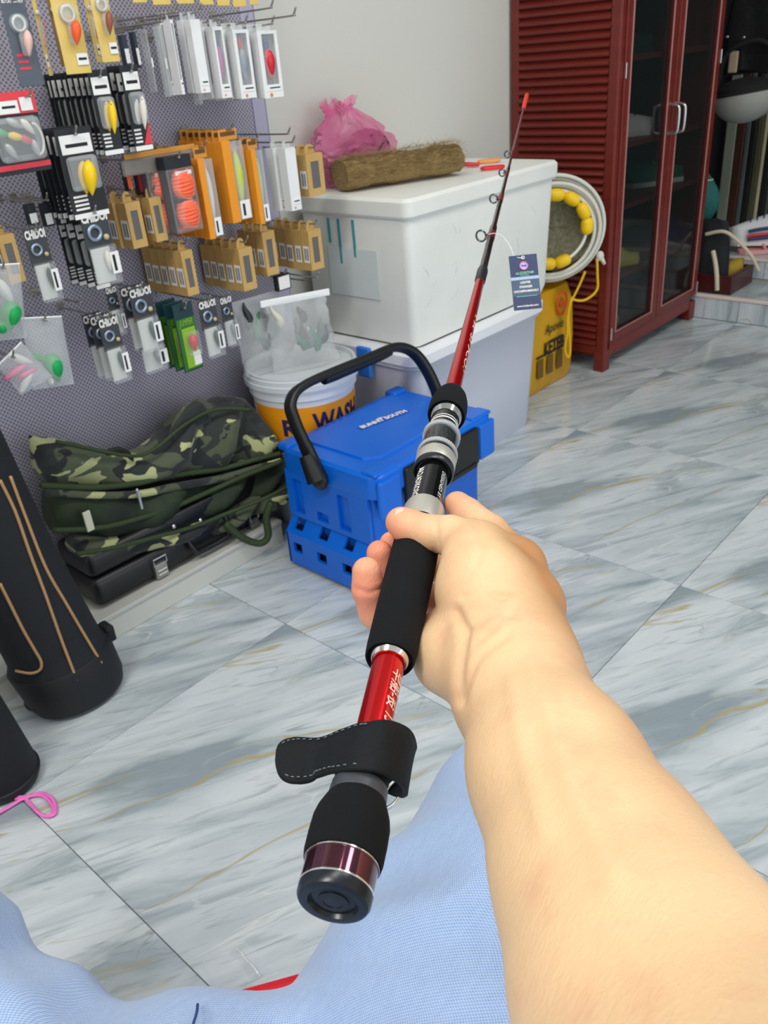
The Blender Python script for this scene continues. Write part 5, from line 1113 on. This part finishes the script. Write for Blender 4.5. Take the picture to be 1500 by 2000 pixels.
# ------------------------------------------------------------ implicit surfaces for body and cloth
def smin(a, b, k): h = np.clip(.5+.5*(b-a)/k, 0, 1); return b*(1-h)+a*h-k*h*(1-h)
def isosurface(prims, h, disp=None):
    """prims: (p, q, ra, rb, k) tapered capsules or ('e', centre, 3x3 axes, radii, k); naive surface nets"""
    lo = np.min([np.minimum(np.array(p[0])-p[2], np.array(p[1])-p[3]) for p in prims], 0)-h*4
    hi = np.max([np.maximum(np.array(p[0])+p[2], np.array(p[1])+p[3]) for p in prims], 0)+h*4
    nx, ny, nz = [int(math.ceil(v)) for v in (hi-lo)/h]; V = np.full((nx, ny, nz), .03, np.float32)
    for (p, q, ra, rb, k) in prims:
        p = np.array(p, float); q = np.array(q, float); m = .03+k
        a = np.maximum(0, ((np.minimum(p-ra, q-rb)-m-lo)/h).astype(int)); b = np.minimum([nx, ny, nz], ((np.maximum(p+ra, q+rb)+m-lo)/h).astype(int)+2)
        X = (lo[0]+h*np.arange(a[0], b[0]))[:, None, None]-p[0]; Y = (lo[1]+h*np.arange(a[1], b[1]))[None, :, None]-p[1]; Z = (lo[2]+h*np.arange(a[2], b[2]))[None, None, :]-p[2]
        d = q-p; L2 = d@d+1e-12; t = np.clip((X*d[0]+Y*d[1]+Z*d[2])/L2, 0, 1)
        D = np.sqrt((X-t*d[0])**2+(Y-t*d[1])**2+(Z-t*d[2])**2)-(ra+(rb-ra)*t)
        s = V[a[0]:b[0], a[1]:b[1], a[2]:b[2]]; V[a[0]:b[0], a[1]:b[1], a[2]:b[2]] = smin(s, D.astype(np.float32), max(k, 1e-5))
    if disp is not None: V += disp(lo, h, V.shape)
    I = V < 0; n0 = np.array(V.shape)-1
    c = np.zeros(tuple(n0), np.int8); corners = [(i, j, k) for i in (0, 1) for j in (0, 1) for k in (0, 1)]
    for i, j, k in corners: c += I[i:n0[0]+i, j:n0[1]+j, k:n0[2]+k]
    act = (c > 0) & (c < 8); idx = np.full(act.shape, -1, np.int64); ii = np.argwhere(act); idx[act] = np.arange(len(ii))
    acc = np.zeros((len(ii), 3)); cnt = np.zeros(len(ii))
    for e in [(p, q) for p in corners for q in corners if p < q and sum(abs(np.array(p)-np.array(q))) == 1]:
        p, q = np.array(e[0]), np.array(e[1]); A = V[tuple((ii+p).T)]; B = V[tuple((ii+q).T)]; m = (A < 0) != (B < 0); t = A/(A-B+1e-12)
        acc[m] += (p+(q-p)*t[:, None])[m]; cnt[m] += 1
    P = lo+h*(ii+acc/cnt[:, None]); Fc = []
    for ax in range(3):
        sh = [0, 0, 0]; sh[ax] = 1; u, v = [a_ for a_ in range(3) if a_ != ax]
        s0 = [slice(1, n0[0]), slice(1, n0[1]), slice(1, n0[2])]; s0[ax] = slice(0, n0[ax]); s1 = list(s0); s1[ax] = slice(1, n0[ax]+1)
        A = I[tuple(s0)]; B = I[tuple(s1)]; e = np.argwhere(A != B); off = np.array([1, 1, 1]); off[ax] = 0; g = e+off; fl = A[tuple(e.T)]
        du = np.zeros(3, int); du[u] = 1; dv = np.zeros(3, int); dv[v] = 1
        q = np.stack([idx[tuple((g-du-dv).T)], idx[tuple((g-dv).T)], idx[tuple(g.T)], idx[tuple((g-du).T)]], 1)
        Fc.append(q)
    Fc = np.concatenate(Fc); Fc = Fc[(Fc >= 0).all(1)]
    # two rounds of smoothing
    for _ in range(2):
        S_ = np.zeros_like(P); K = np.zeros(len(P))
        for a_, b_ in ((0, 1), (1, 2), (2, 3), (3, 0)):
            np.add.at(S_, Fc[:, a_], P[Fc[:, b_]]); np.add.at(S_, Fc[:, b_], P[Fc[:, a_]]); np.add.at(K, Fc[:, a_], 1); np.add.at(K, Fc[:, b_], 1)
        P = P*.4+.6*S_/np.maximum(K, 1)[:, None]
    return P, Fc

# ------------------------------------------------------------ the rod
def idep(y): return 3.15-.00167*(1765-y)
RA, RB, RC = (650, 1765), (883, 765), (1028, 190)
def rx(y): return RA[0]+(RB[0]-RA[0])*(RA[1]-y)/(RA[1]-RB[1]) if y >= RB[1] else RB[0]+(RC[0]-RB[0])*(RB[1]-y)/(RB[1]-RC[1])
def rp(y): return ad(rx(y), y, 1/idep(y))
def rdir(y): d = rp(y-4)-rp(y+4); return d/np.linalg.norm(d)
def rframe(y):
    T_ = rdir(y); s = RT-T_*(RT@T_); s /= np.linalg.norm(s); return T_, s, np.cross(T_, s)    # along, right, away/up
def turn(prof, n=40):
    P = []
    for y, r in prof:
        T_, s, b = rframe(y); c = rp(y); th = np.arange(n)*2*math.pi/n; P.append(c+r*(np.cos(th)[:, None]*s+np.sin(th)[:, None]*b))
    return MB().rings(P)
def rod():
    t = thing('fishing_rod', 'red and black fishing rod with foam grips held in the hand', 'fishing rod', rp(1100))
    EVA2 = EVA; BM = mat('black_gloss', (12, 13, 15), .12, coat=.6); BC = mat('black_cap', (14, 22, 32), .3)
    part('butt_cap', turn([(1762, .005), (1758, .0092), (1766, .0100), (1766, .0124), (1764, .0138), (1758, .0146), (1742, .0147), (1741, .0145)]), BC, t, smooth=35)
    part('cap_core', turn([(1750, .0035), (1763, .004), (1763, .0062), (1756, .0064)]), BLACKP, t, smooth=35)
    bd = part('butt_ring', turn([(1742, .0145), (1741, .0149), (1738, .0149), (1737, .0147), (1693, .0148), (1692, .0152), (1687, .0152)]), mat('plum_metal', (92, 42, 62), .1, .85, coat=.8), t, smooth=35)
    part('ring_edge', turn([(1742, .0148), (1741, .0151), (1739, .0151), (1738, .0148)]), CHROME, bd, smooth=35); part('ring_edge', turn([(1692, .0150), (1691, .0153), (1689, .0153), (1688, .0150)]), CHROME, bd, smooth=35)
    part('butt_grip', turn([(1688, .0150), (1687, .0158), (1675, .0163), (1640, .0165), (1612, .0164), (1595, .0156), (1580, .0142), (1566, .0128), (1564, .0124)]), EVA2, t, smooth=60)
    part('butt_collar', turn([(1566, .0124), (1564, .0128), (1540, .0124), (1538, .0118)]), mat('grey_collar', (62, 66, 74), .4), t, smooth=35)
    part('handle_tube', turn([(1540, .0080), (1400, .0082), (1270, .0083)]), RED, t, smooth=60)
    part('grip_trim', turn([(1294, .0085), (1295, .0089), (1285, .0116), (1283, .0118)]), CHROME, t, smooth=35, label='bright chrome trim ring')
    part('rear_grip', turn([(1286, .0117), (1290, .0122), (1286, .0129), (1268, .0133), (1190, .0138), (1110, .0142), (1060, .0140), (1030, .0130)]), EVA2, t, smooth=60)
    part('seat_ring', turn([(1036, .0118), (1035, .0128), (1031, .0131), (1000, .0131), (996, .0126), (994, .0110)]), SATIN, t, smooth=35, label='satin silver ring')
    part('reel_seat', turn([(997, .0107), (960, .0107), (905, .0107)]), BM, t, smooth=60)
    part('seat_hood', turn([(922, .0112), (926, .0132), (924, .0141), (918, .0143), (916, .0140)]), mat('dark_hood', (34, 38, 42), .3), t, smooth=35)
    part('hood_ring', turn([(918, .0139), (917, .0142), (900, .0142), (898, .0138)]), SATIN, t, smooth=35, label='satin silver ring')
    part('hood_gap', turn([(899, .0136), (892, .0136)]), BM, t, smooth=60)
    def knurl(y0, y1, r):
        P = []; n = 96
        for y in (y0, (y0+y1)/2, y1):
            T_, s, b = rframe(y); th = np.arange(n)*2*math.pi/n; rr_ = r+.0003*(np.arange(n) % 2)*(1 if y != y1 else 1); P.append(rp(y)+rr_[:, None]*(np.cos(th)[:, None]*s+np.sin(th)[:, None]*b))
        return MB().rings(P)
    part('knurled_ring', knurl(893, 887, .0143), mat('knurled_metal', (206, 210, 214), .35, .5), t)
    CF = mat('carbon_weave', (20, 21, 24), .15, coat=.8, noise=(900, (60, 62, 66), .2))
    part('lock_nut', turn([(888, .0128), (886, .0130), (856, .0127)]), CF, t, smooth=60); part('knurled_ring', knurl(857, 851, .0137), mat('knurled_metal', (206, 210, 214), .35, .5), t)
    part('thread_sleeve', turn([(852, .0106), (812, .0104)]), mat('smoked_sleeve', (46, 48, 50), .15, .2, coat=.6), t, smooth=60)
    part('fore_trim', turn([(820, .0104), (822, .0107), (812, .0132), (810, .0137)]), CHROME, t, smooth=35, label='bright chrome trim ring')
    part('fore_grip', turn([(812, .0134), (814, .0142), (810, .0149), (800, .0150), (788, .0144), (778, .0128), (771, .0105), (768, .0068)]), EVA2, t, smooth=60)
    part('blank', turn([(772, .0066), (690, .0060), (620, .0053), (546, .0047)]), RED, t, smooth=60, label='red lower blank')
    KB_ = mat('black_blank', (24, 22, 24), .2, coat=.5)
    part('ferrule', turn([(552, .0047), (549, .0058), (530, .0060), (526, .0052)]), mat('dark_hood', (34, 38, 42), .3), t, smooth=35)
    part('tip_blank', turn([(530, .0050), (520, .0045), (462, .0042), (458, .0046), (445, .0046), (440, .0034), (392, .0032), (388, .0036), (380, .0036), (376, .0028), (338, .0026), (335, .0030), (328, .0029), (325, .0022), (300, .0021)]), KB_, t, smooth=60, label='black upper blank')
    part('solid_tip', turn([(302, .0021), (260, .0021), (208, .0019)]), mat('smoky_tip', (120, 70, 76), .3), t, smooth=60)
    part('tip_cover', turn([(211, .0032), (209, .0042), (188, .0046), (185, .0040)]), mat('fluorescent_red', (255, 74, 52), .4), t, smooth=40, label='fluorescent red tip cover')
    for y, off, rr_ in ((461, 20, .0066), (388, 14, .0058), (337, 10, .0052), (301, 9, .0052)):
        T_, s, b = rframe(y); c = rp(y); D = 1/idep(y); L_ = off*D/F; ctr = ad(rx(y)-off, y+1, D)-T_*.0
        e1 = (ctr-c); e1 -= T_*(T_@e1); e1 /= np.linalg.norm(e1); e2 = np.cross(T_, e1); ctr = c+e1*L_*1.0
        tn = T_*.25+e2*.0
        g = part('guide_ring', MB().tube([ctr+rr_*(math.cos(a)*(e1*.93+T_*.3)+math.sin(a)*e2) for a in np.linspace(0, 2*math.pi, 28, endpoint=False)], .0012, 8, closed=True), mat('dark_chrome', (110, 114, 118), .12, 1), t, smooth=180)
        part('guide_foot', MB().tube(spline([ctr-e1*rr_, c+e1*.006-T_*.004, c+e1*.004-T_*.016], 8), .0008, 6).tube(spline([ctr-e1*rr_+e2*.003, c+e1*.006+T_*.003, c+e1*.004+T_*.014], 8), .0008, 6), STEEL, g, smooth=180)
        part('thread_wrap', turn([(y+6, float(np.interp(y, [300, 460], [.0025, .0047]))), (y-6, float(np.interp(y, [300, 460], [.0024, .0046])))]), mat('maroon_wrap', (110, 30, 36), .3), g, smooth=60)
    # lettering that follows the round surfaces
    def wrap(s, y0, y1, r, a0, size, m_, bold=.0, shear=0., flip=1, name='lettering'):
        v, f = text_mesh(s, 1, 0, bold, shear); u = (v[:, 0]-v[:, 0].min())/np.ptp(v[:, 0]); yy = y0+(y1-y0)*u; P = []
        for k in range(len(v)):
            T_, s_, b_ = rframe(yy[k]); ang = a0+flip*v[k, 1]*size/r; P.append(rp(yy[k])+(r+.00035)*(math.cos(ang)*s_+math.sin(ang)*b_))
        part(name, MB().add(np.array(P), f), m_, t)
    # text running towards the butt, letter tops to the right
    sg = face_sign
    wrap('早船-役 138-1', 1322, 1452, .0083, sg*math.radians(40), .0078, mat('pale_engraving', (246, 206, 196), .4), .012, .2, -sg)
    wrap('T☆ 5I 7COM', 618, 738, .0060, sg*math.radians(26), .0062, mat('pale_engraving', (246, 206, 196), .4), .01, .15, -sg)
    wrap('ARDADIKORO', 934, 993, .0107, sg*math.radians(132), .0066, PRINTW, .02, 0, -sg)
    wrap('DESIGNED BY A', 938, 995, .0107, sg*math.radians(42), .0040, PRINTW, .0, 0, -sg)
    part('maker_line', turn([(838, .0107), (836, .0107)], 40), PRINTW, t)
    part('maker_line', turn([(833, .0107), (832, .0107)], 40), PRINTW, t)
_T, _s, _b = rframe(1350); face_sign = 1 if _b@FW < 0 else -1
rod()
def strap():
    t = thing('rod_strap', 'black leather rod strap with stitched tail wrapped around the red tube', 'strap', rp(1480))
    LE = mat('black_leather', (14, 19, 24), .8, spec=.3, bump=(500, .4, .0008)); ax = rdir(1470); c = rp(1480)
    path = [((538, 1487), .372, .75), ((575, 1485), .374, .95), ((620, 1480), .376, .88), ((660, 1466), .370, .92), ((705, 1457), .362, 1.0), ((755, 1462), .365, 1.0), ((792, 1480), .382, 1.05), ((799, 1503), .402, 1.0), ((782, 1506), .415, .95), ((745, 1490), .424, .9), ((700, 1478), .422, .85), ((668, 1470), .41, .85)]
    cp = spline([ad(p[0], p[1], d) for p, d, w_ in path], 90); wd = np.interp(np.linspace(0, 11, 90), range(12), [p[2] for p in path])*.0132
    T_ = np.gradient(cp, axis=0); T_ /= np.linalg.norm(T_, axis=1)[:, None]; P = []
    for i in range(90):
        x = i/89*11
        if x < 1: wd[i] = .0132*.93*math.sqrt(max(.02, 1-(1-x)**2))
        w_ = ax-T_[i]*(ax@T_[i]); w_ /= np.linalg.norm(w_); n_ = np.cross(T_[i], w_); h = .0013
        P.append(np.array([cp[i]+w_*a*wd[i]+n_*b*h for a, b in ((-1, -.4), (-.95, -1), (-.5, -1.1), (.5, -1.1), (.95, -1), (1, -.4), (1, .4), (.95, 1), (.5, 1), (-.5, 1), (-.95, 1), (-1, .4))]))
    part('band', MB().rings(P), LE, t, smooth=60)
    # stitches round the tail, one by one
    ST = mat('grey_stitch', (110, 116, 126), .7); me = None
    for s_ in (-1, 1):
        for i in range(4, 34, 2):
            w_ = ax-T_[i]*(ax@T_[i]); w_ /= np.linalg.norm(w_); n_ = np.cross(T_[i], w_); n_ = n_ if n_@FW < 0 else -n_
            p = cp[i]+w_*s_*(wd[i]-.0022)+n_*.0017; q = cp[i+1]+w_*s_*(wd[i+1]-.0022)+n_*.0017
            part('stitch', MB().tube([p, (p+q)/2+n_*.0002, q], .00028, 5), ST, t)
    r0 = ad(768, 1549, .405); e1 = RT*.6+UP*.8; e1 /= np.linalg.norm(e1); e2 = np.cross(e1, FW); part('wire_ring', MB().tube([r0+e1*.0085*math.cos(a)+(FW*.5+e2*.5)*.006*math.sin(a) for a in np.linspace(0, 6.28, 28)][:-1], .0011, 8, closed=True), CHROME, t, smooth=180)
    part('lining', turn([(1540, .0105), (1520, .0122), (1450, .0122), (1446, .009)]), mat('dark_lining', (12, 14, 18), .9), t, smooth=60)
strap()
def hangtag():
    c = ad(1026, 551, .97); ex = RT*.985+UP*.10-FW*.0; ex /= np.linalg.norm(ex); ez = UP-ex*(UP@ex); ez /= np.linalg.norm(ez); nf = np.cross(ex, ez)     # towards the camera
    t = thing('hang_tag', 'navy printed hang tag on a thin line from the largest rod guide', 'tag', c); w_, h = .0163, .0318
    NT = mat('navy_tag', (64, 72, 106), .3, coat=.3); M_ = np.eye(4); M_[:3, 0] = ex; M_[:3, 1] = -nf; M_[:3, 2] = ez; M_[:3, 3] = c
    part('card', MB().rbox((-w_, 0, -h), (w_, .0006, h), .0002, 1, M=M_), NT, t)
    def bar(x0, x1, z0, z1, m_, nm='print_bar', y=.0003): part(nm, MB().box((x0, -y, z0), (x1, 0, z1), M_), m_, t)
    bar(-w_, w_, .003, .0065, mat('pale_blue_band', (166, 190, 214), .3), 'band'); bar(-w_, w_, -.016, .003, mat('slate_blue', (82, 98, 122), .3), 'lower_panel')
    W_ = PRINTW; G_ = mat('mint_print', (140, 206, 176), .4); pt = lambda x, z, y=.0007: c+ex*x+ez*z+nf*y
    text('ALGORITHM', t, G_, pt(0, .0105), ex, ez, .0042, fit=.0215, shear=.2, bold=.02); text('SERIES', t, G_, pt(0, .0078), ex, ez, .0024, fit=.010)
    text('LIGHTER', t, W_, pt(0, -.0005), ex, ez, .0036, fit=.012, bold=.03); text('STRONGER', t, W_, pt(0, -.0055), ex, ez, .0036, fit=.015, bold=.03); text('UNCOMPROMISINGLY', t, W_, pt(0, -.0105), ex, ez, .0036, fit=.029, bold=.03)
    text('www.hubanda.com', t, W_, pt(0, -.0275), ex, ez, .0034, fit=.025, bold=.02); bar(-.012, .012, -.0165, -.0158, G_)
    th = np.linspace(0, 2*math.pi, 25)[:-1]
    part('emblem', MB().tube([pt(.0045*math.cos(a), .019+.0045*math.sin(a)) for a in th], .0006, 6, closed=True), mat('pink_emblem', (226, 130, 170), .4), t)
    part('emblem_disc', MB().add([pt(.0040*math.cos(a), .019+.0040*math.sin(a), .0005) for a in th], [tuple(range(24))]), mat('lilac_emblem', (190, 190, 232), .4), t)
    text('Hub', t, mat('blue_emblem', (40, 60, 190), .4), pt(0, .019, .0009), ex, ez, .0036, bold=.03)
    part('eyelet', MB().tube([pt(.0016*math.cos(a), .0285+.0016*math.sin(a)) for a in th], .0005, 6, closed=True), WHITE, t)
    part('line', MB().tube(spline([ad(953, 458, .985), ad(968, 456, .98), ad(985, 465, .975), ad(998, 485, .972), ad(1004, 500, .971), ad(1018, 504, .9695), pt(0, .0285)], 30), .00045, 6), mat('clear_line', (236, 236, 234), .2), t, smooth=180)
hangtag()

# ------------------------------------------------------------ the person: arm, hand, trousers
def person():
    t = thing('person', 'person seated out of view, bare right forearm and hand holding the rod, pale blue trousers', 'person', (.02, .2, 0))
    def cap(a, b, k): return (ad(a[0], a[1], a[2]*.984), ad(b[0], b[1], b[2]*.984), a[3]*.984, b[3]*.984, k)
    E0 = (1600, 2600, .16, .050); E1 = (1470, 2330, .205, .0475); E2 = (1288, 1935, .265, .0435); E3 = (1180, 1703, .31, .0380); E4 = (1088, 1510, .357, .0345); W = (1012, 1345, .413, .0305); W2 = (1000, 1290, .432, .0285)
    pr = [cap(E0, E1, .02), cap(E1, E2, .02), cap(E2, E3, .02), cap(E3, E4, .02), cap(E4, W, .018), cap(W, W2, .016)]
    # palm and back of the hand
    pr += [cap(W2, (1025, 1185, .468, .0205), .014), cap((1025, 1185, .468, .0205), (1003, 1112, .492, .0178), .010),
           cap(W2, (948, 1150, .462, .0262), .014), cap((948, 1150, .462, .0262), (930, 1090, .474, .0195), .010),
           cap((960, 1320, .436, .0235), (884, 1282, .452, .0208), .010), cap((884, 1282, .452, .0208), (868, 1232, .474, .0140), .006),
           cap((900, 1240, .485, .016), (985, 1170, .50, .016), .008), cap((945, 1290, .46, .02), (940, 1180, .49, .02), .010),
           cap((1003, 1112, .492, .0178), (935, 1075, .485, .0165), .008)]
    # thumb across the grip
    pr += [cap((935, 1072, .483, .0158), (880, 1046, .492, .0118), .005), cap((880, 1046, .492, .0118), (845, 1042, .498, .0108), .003), cap((845, 1042, .498, .0108), (797, 1028, .506, .0104), .003), cap((797, 1028, .506, .0104), (783, 1020, .509, .0096), .003)]
    # index finger beside the reel seat
    pr += [cap((1003, 1108, .498, .0165), (958, 1040, .530, .0112), .006), cap((958, 1040, .530, .0112), (912, 1003, .548, .0102), .003), cap((912, 1003, .548, .0102), (893, 986, .556, .0093), .003)]
    # middle, ring and little finger round the far side
    def finger(P, k=.0025): return [cap(P[i], P[i+1], k) for i in range(len(P)-1)]
    body2 = finger([(1000, 1125, .505, .0130), (910, 1115, .535, .0100), (835, 1108, .537, .0092), (778, 1095, .533, .0086), (765, 1062, .526, .0080)])
    body2 += finger([(980, 1160, .498, .0130), (890, 1170, .520, .0100), (800, 1168, .522, .0094), (752, 1140, .516, .0090), (741, 1080, .510, .0081)])
    body2 += finger([(955, 1205, .488, .0130), (870, 1228, .503, .0100), (785, 1236, .502, .0098), (733, 1196, .493, .0098), (719, 1150, .486, .0094), (716, 1116, .484, .0086)])
    P, Fc = isosurface(pr+body2, .0017)
    # wrist and palm creases as real relief
    m = MB().add(P, Fc.tolist()); o = part('arm_and_hand', m, SKIN, t, smooth=180)
    me = o.data; co = np.zeros(len(me.vertices)*3); me.vertices.foreach_get('co', co); co = co.reshape(-1, 3)+np.array(ORI[t.name].translation)
    # tone: pinker towards the finger tips and palm folds, browner down the right side, tanned skin with shade painted in
    d = co-O; z = d@FW; px = 750+F*(d@RT)/z; py = 1000-F*(d@UP)/z
    def near(c, r): c = ad(*c)*.984+O*.016; return np.clip(1-np.linalg.norm(co-c, axis=1)/r, 0, 1)
    pink = np.clip(near((785, 1022, .508), .03)*.8+near((719, 1150, .486), .035)*1.4+near((745, 1090, .512), .03)*1.4+near((880, 1240, .475), .035)*.5+near((945, 1210, .45), .03)*.35+near((893, 986, .556), .03)*.8+near((860, 1190, .50), .05)*.8, 0, 1)
    tan = np.clip(near((1040, 1110, .49), .055)*1.3+near((1090, 1200, .45), .05)*.9+near((1120, 1330, .42), .05)*.8+near((1210, 1490, .37), .055)*.8+near((1340, 1690, .32), .06)*.8, 0, .9)
    ca = me.color_attributes.new('tone', 'FLOAT_COLOR', 'POINT'); arr = np.zeros((len(co), 4)); arr[:, 0] = pink; arr[:, 1] = tan; arr[:, 3] = 1; ca.data.foreach_set('color', arr.ravel())
    # crease relief
    no = np.zeros(len(co)*3); me.vertices.foreach_get('normal', no); no = no.reshape(-1, 3); dz = np.zeros(len(co))
    for line, dep, wd in (([(906, 1228, .45), (935, 1210, .44), (975, 1195, .44), (1010, 1200, .44)], .0009, .0022), ([(890, 1195, .455), (905, 1235, .445), (896, 1300, .43), (893, 1362, .43)], .0016, .0028), ([(905, 1165, .44), (960, 1150, .435), (1000, 1155, .44)], .0006, .0016), ([(930, 1255, .43), (975, 1215, .43), (1010, 1185, .44)], .0007, .0018),
        ([(900, 1375, .42), (930, 1290, .42), (990, 1240, .42)], .0008, .002), ([(850, 1010, .49), (853, 1045, .485), (848, 1075, .49)], .0006, .0014), ([(925, 1020, .47), (945, 1060, .46), (930, 1100, .455)], .0006, .002), ([(695, 1150, .48), (720, 1158, .476), (745, 1150, .48)], .0007, .0014)):
        q = spline([p[:2] for p in line], 40); dd = np.min(np.hypot(px[:, None]-q[None, :, 0], py[:, None]-q[None, :, 1]), 1)/F*z; fr = (no@FW) < .1
        dz -= 1.7*dep*np.exp(-(dd/wd)**2)*fr
    # tendons and veins on the forearm
    for line, dep, wd in (([(1040, 1300), (1080, 1420), (1130, 1560), (1200, 1700)], .0016, .005), ([(1000, 1330), (1020, 1460), (1060, 1620)], .0012, .004), ([(1110, 1290), (1160, 1400), (1220, 1540)], .0008, .006)):
        q = spline(line, 40); dd = np.min(np.hypot(px[:, None]-q[None, :, 0], py[:, None]-q[None, :, 1]), 1)/F*z; dz += dep*np.exp(-(dd/wd)**2)*((no@FW) < 0)
    loc = np.array(ORI[t.name].translation); me.vertices.foreach_set('co', (co+no*dz[:, None]-loc).ravel()); me.update()
    # nails
    NL = mat('nail', (240, 196, 180), .22, coat=.4)
    def nail(c, up, rt, w_, l_, name):
        c = ad(*c); n = 12; G = np.zeros((n, n, 3)); nf = np.cross(rt, up); nf = nf if nf@FW < 0 else -nf
        for i in range(n):
            for j in range(n):
                u = -1+2*i/(n-1); v = -1+2*j/(n-1); s_ = math.sqrt(max(.08, 1-abs(v)**3.5)); G[i, j] = c+rt*u*w_*s_+up*v*l_-nf*(u*u)*w_*.45*s_
        o = part(name, MB().grid(G), NL, t, smooth=180); so = o.modifiers.new('thick', 'SOLIDIFY'); so.thickness = .0006; return o
    tl = ad(783, 1020, .501)-ad(845, 1042, .490); tl /= np.linalg.norm(tl); nrm = UP*.66-FW*.75; rt_ = np.cross(tl, nrm); rt_ /= np.linalg.norm(rt_)
    nn = np.cross(rt_, tl); nn = nn if nn@UP > 0 else -nn
    base = ad(799, 1026, .4978)+nn*.0100
    n = 12; G = np.zeros((n, n, 3))
    for i in range(n):
        for j in range(n):
            u = -1+2*i/(n-1); v = -1+2*j/(n-1); s_ = math.sqrt(max(.1, 1-abs(v)**3.5)); G[i, j] = base+rt_*u*.0070*s_+tl*v*.0080-nn*(u*u)*.0034*s_
    o = part('thumbnail', MB().grid(G), NL, t, smooth=180); so = o.modifiers.new('thick', 'SOLIDIFY'); so.thickness = .0007
    # trousers: pelvis, two spread thighs and shins under them
    def c3(p, q, ra, rb, k): return (np.array(p), np.array(q), ra, rb, k)
    kr = ad(1035, 1655, .72); kl = ad(-285, 1800, .70); cr = ad(392, 2140, .60)
    hr = np.array([.085, .085, .42]); hl = np.array([-.10, .27, .42]); fr_ = kr+np.array([.03, .03, 0]); fl_ = kl+np.array([-.02, .05, 0])
    mr = ad(875, 2010, .655); ml = ad(-20, 2240, .62)
    pr = [c3(hr, mr, .105, .108, .05), c3(mr, kr, .108, .092, .05), c3(hl, ml, .10, .098, .05), c3(ml, kl, .098, .09, .05), c3(hr, hl, .10, .10, .05), c3((.0, .18, .47), (-.08, .1, .58), .12, .13, .05), c3((hr+hl)/2, cr, .085, .050, .04), c3(cr, ad(560, 2120, .625), .048, .062, .03), c3(cr, ad(215, 2168, .612), .048, .056, .03),
          c3(kr, (kr[0]+.0, kr[1]+.02, .14), .085, .065, .03), c3(kl, (kl[0]-.03, kl[1]-.01, .14), .085, .065, .03)]
    def disp(lo, h, sh):
        X, Y, Z = np.meshgrid(*[lo[i]+h*np.arange(sh[i]) for i in range(3)], indexing='ij', sparse=True)
        a = .0042*np.sin(26*X+20*Y+30*Z+1.5*np.sin(14*Y-9*X))+.0028*np.sin(60*X+12*Y-40*Z+2*np.sin(11*Y+6*Z))+.0022*np.sin(75*Y+40*X+30*Z+2*np.sin(26*X)); return a.astype(np.float32)
    P, Fc = isosurface(pr, .0065, disp); part('trousers', MB().add(P, Fc.tolist()), JEAN, t, smooth=180)
    for kk, (p, dx) in enumerate(((np.array([kr[0], kr[1]+.02, 0]), 1), (np.array([kl[0]-.03, kl[1]-.01, 0]), -1))):
        part('sandal', MB().rbox((p[0]-.05, p[1]-.06, .001), (p[0]+.12, p[1]+.04, .022), .008), mat('sandal_rubber', (50, 52, 58), .6), t)
        part('foot', MB().tube([p+np.array([-.03, -.01, .06]), p+np.array([.02, -.01, .055]), p+np.array([.09, -.01, .04]), p+np.array([.11, -.01, .035])], [.036, .034, .022, .012], 16).tube([p+np.array([-.01, -.01, .05]), p+np.array([-.01, 0, .16])], [.033, .033], 16), mat('foot_skin', (226, 184, 148), .5), t, smooth=60)
    s0 = ad(400, 1955, .612); part('seam', MB().tube(spline([ad(386, 1962, .60), ad(384, 1978, .585), ad(376, 2004, .57)], 12), .0011, 6), mat('seam_thread', (48, 74, 130), .8), t, smooth=180)
person()
bpy.context.view_layer.update()
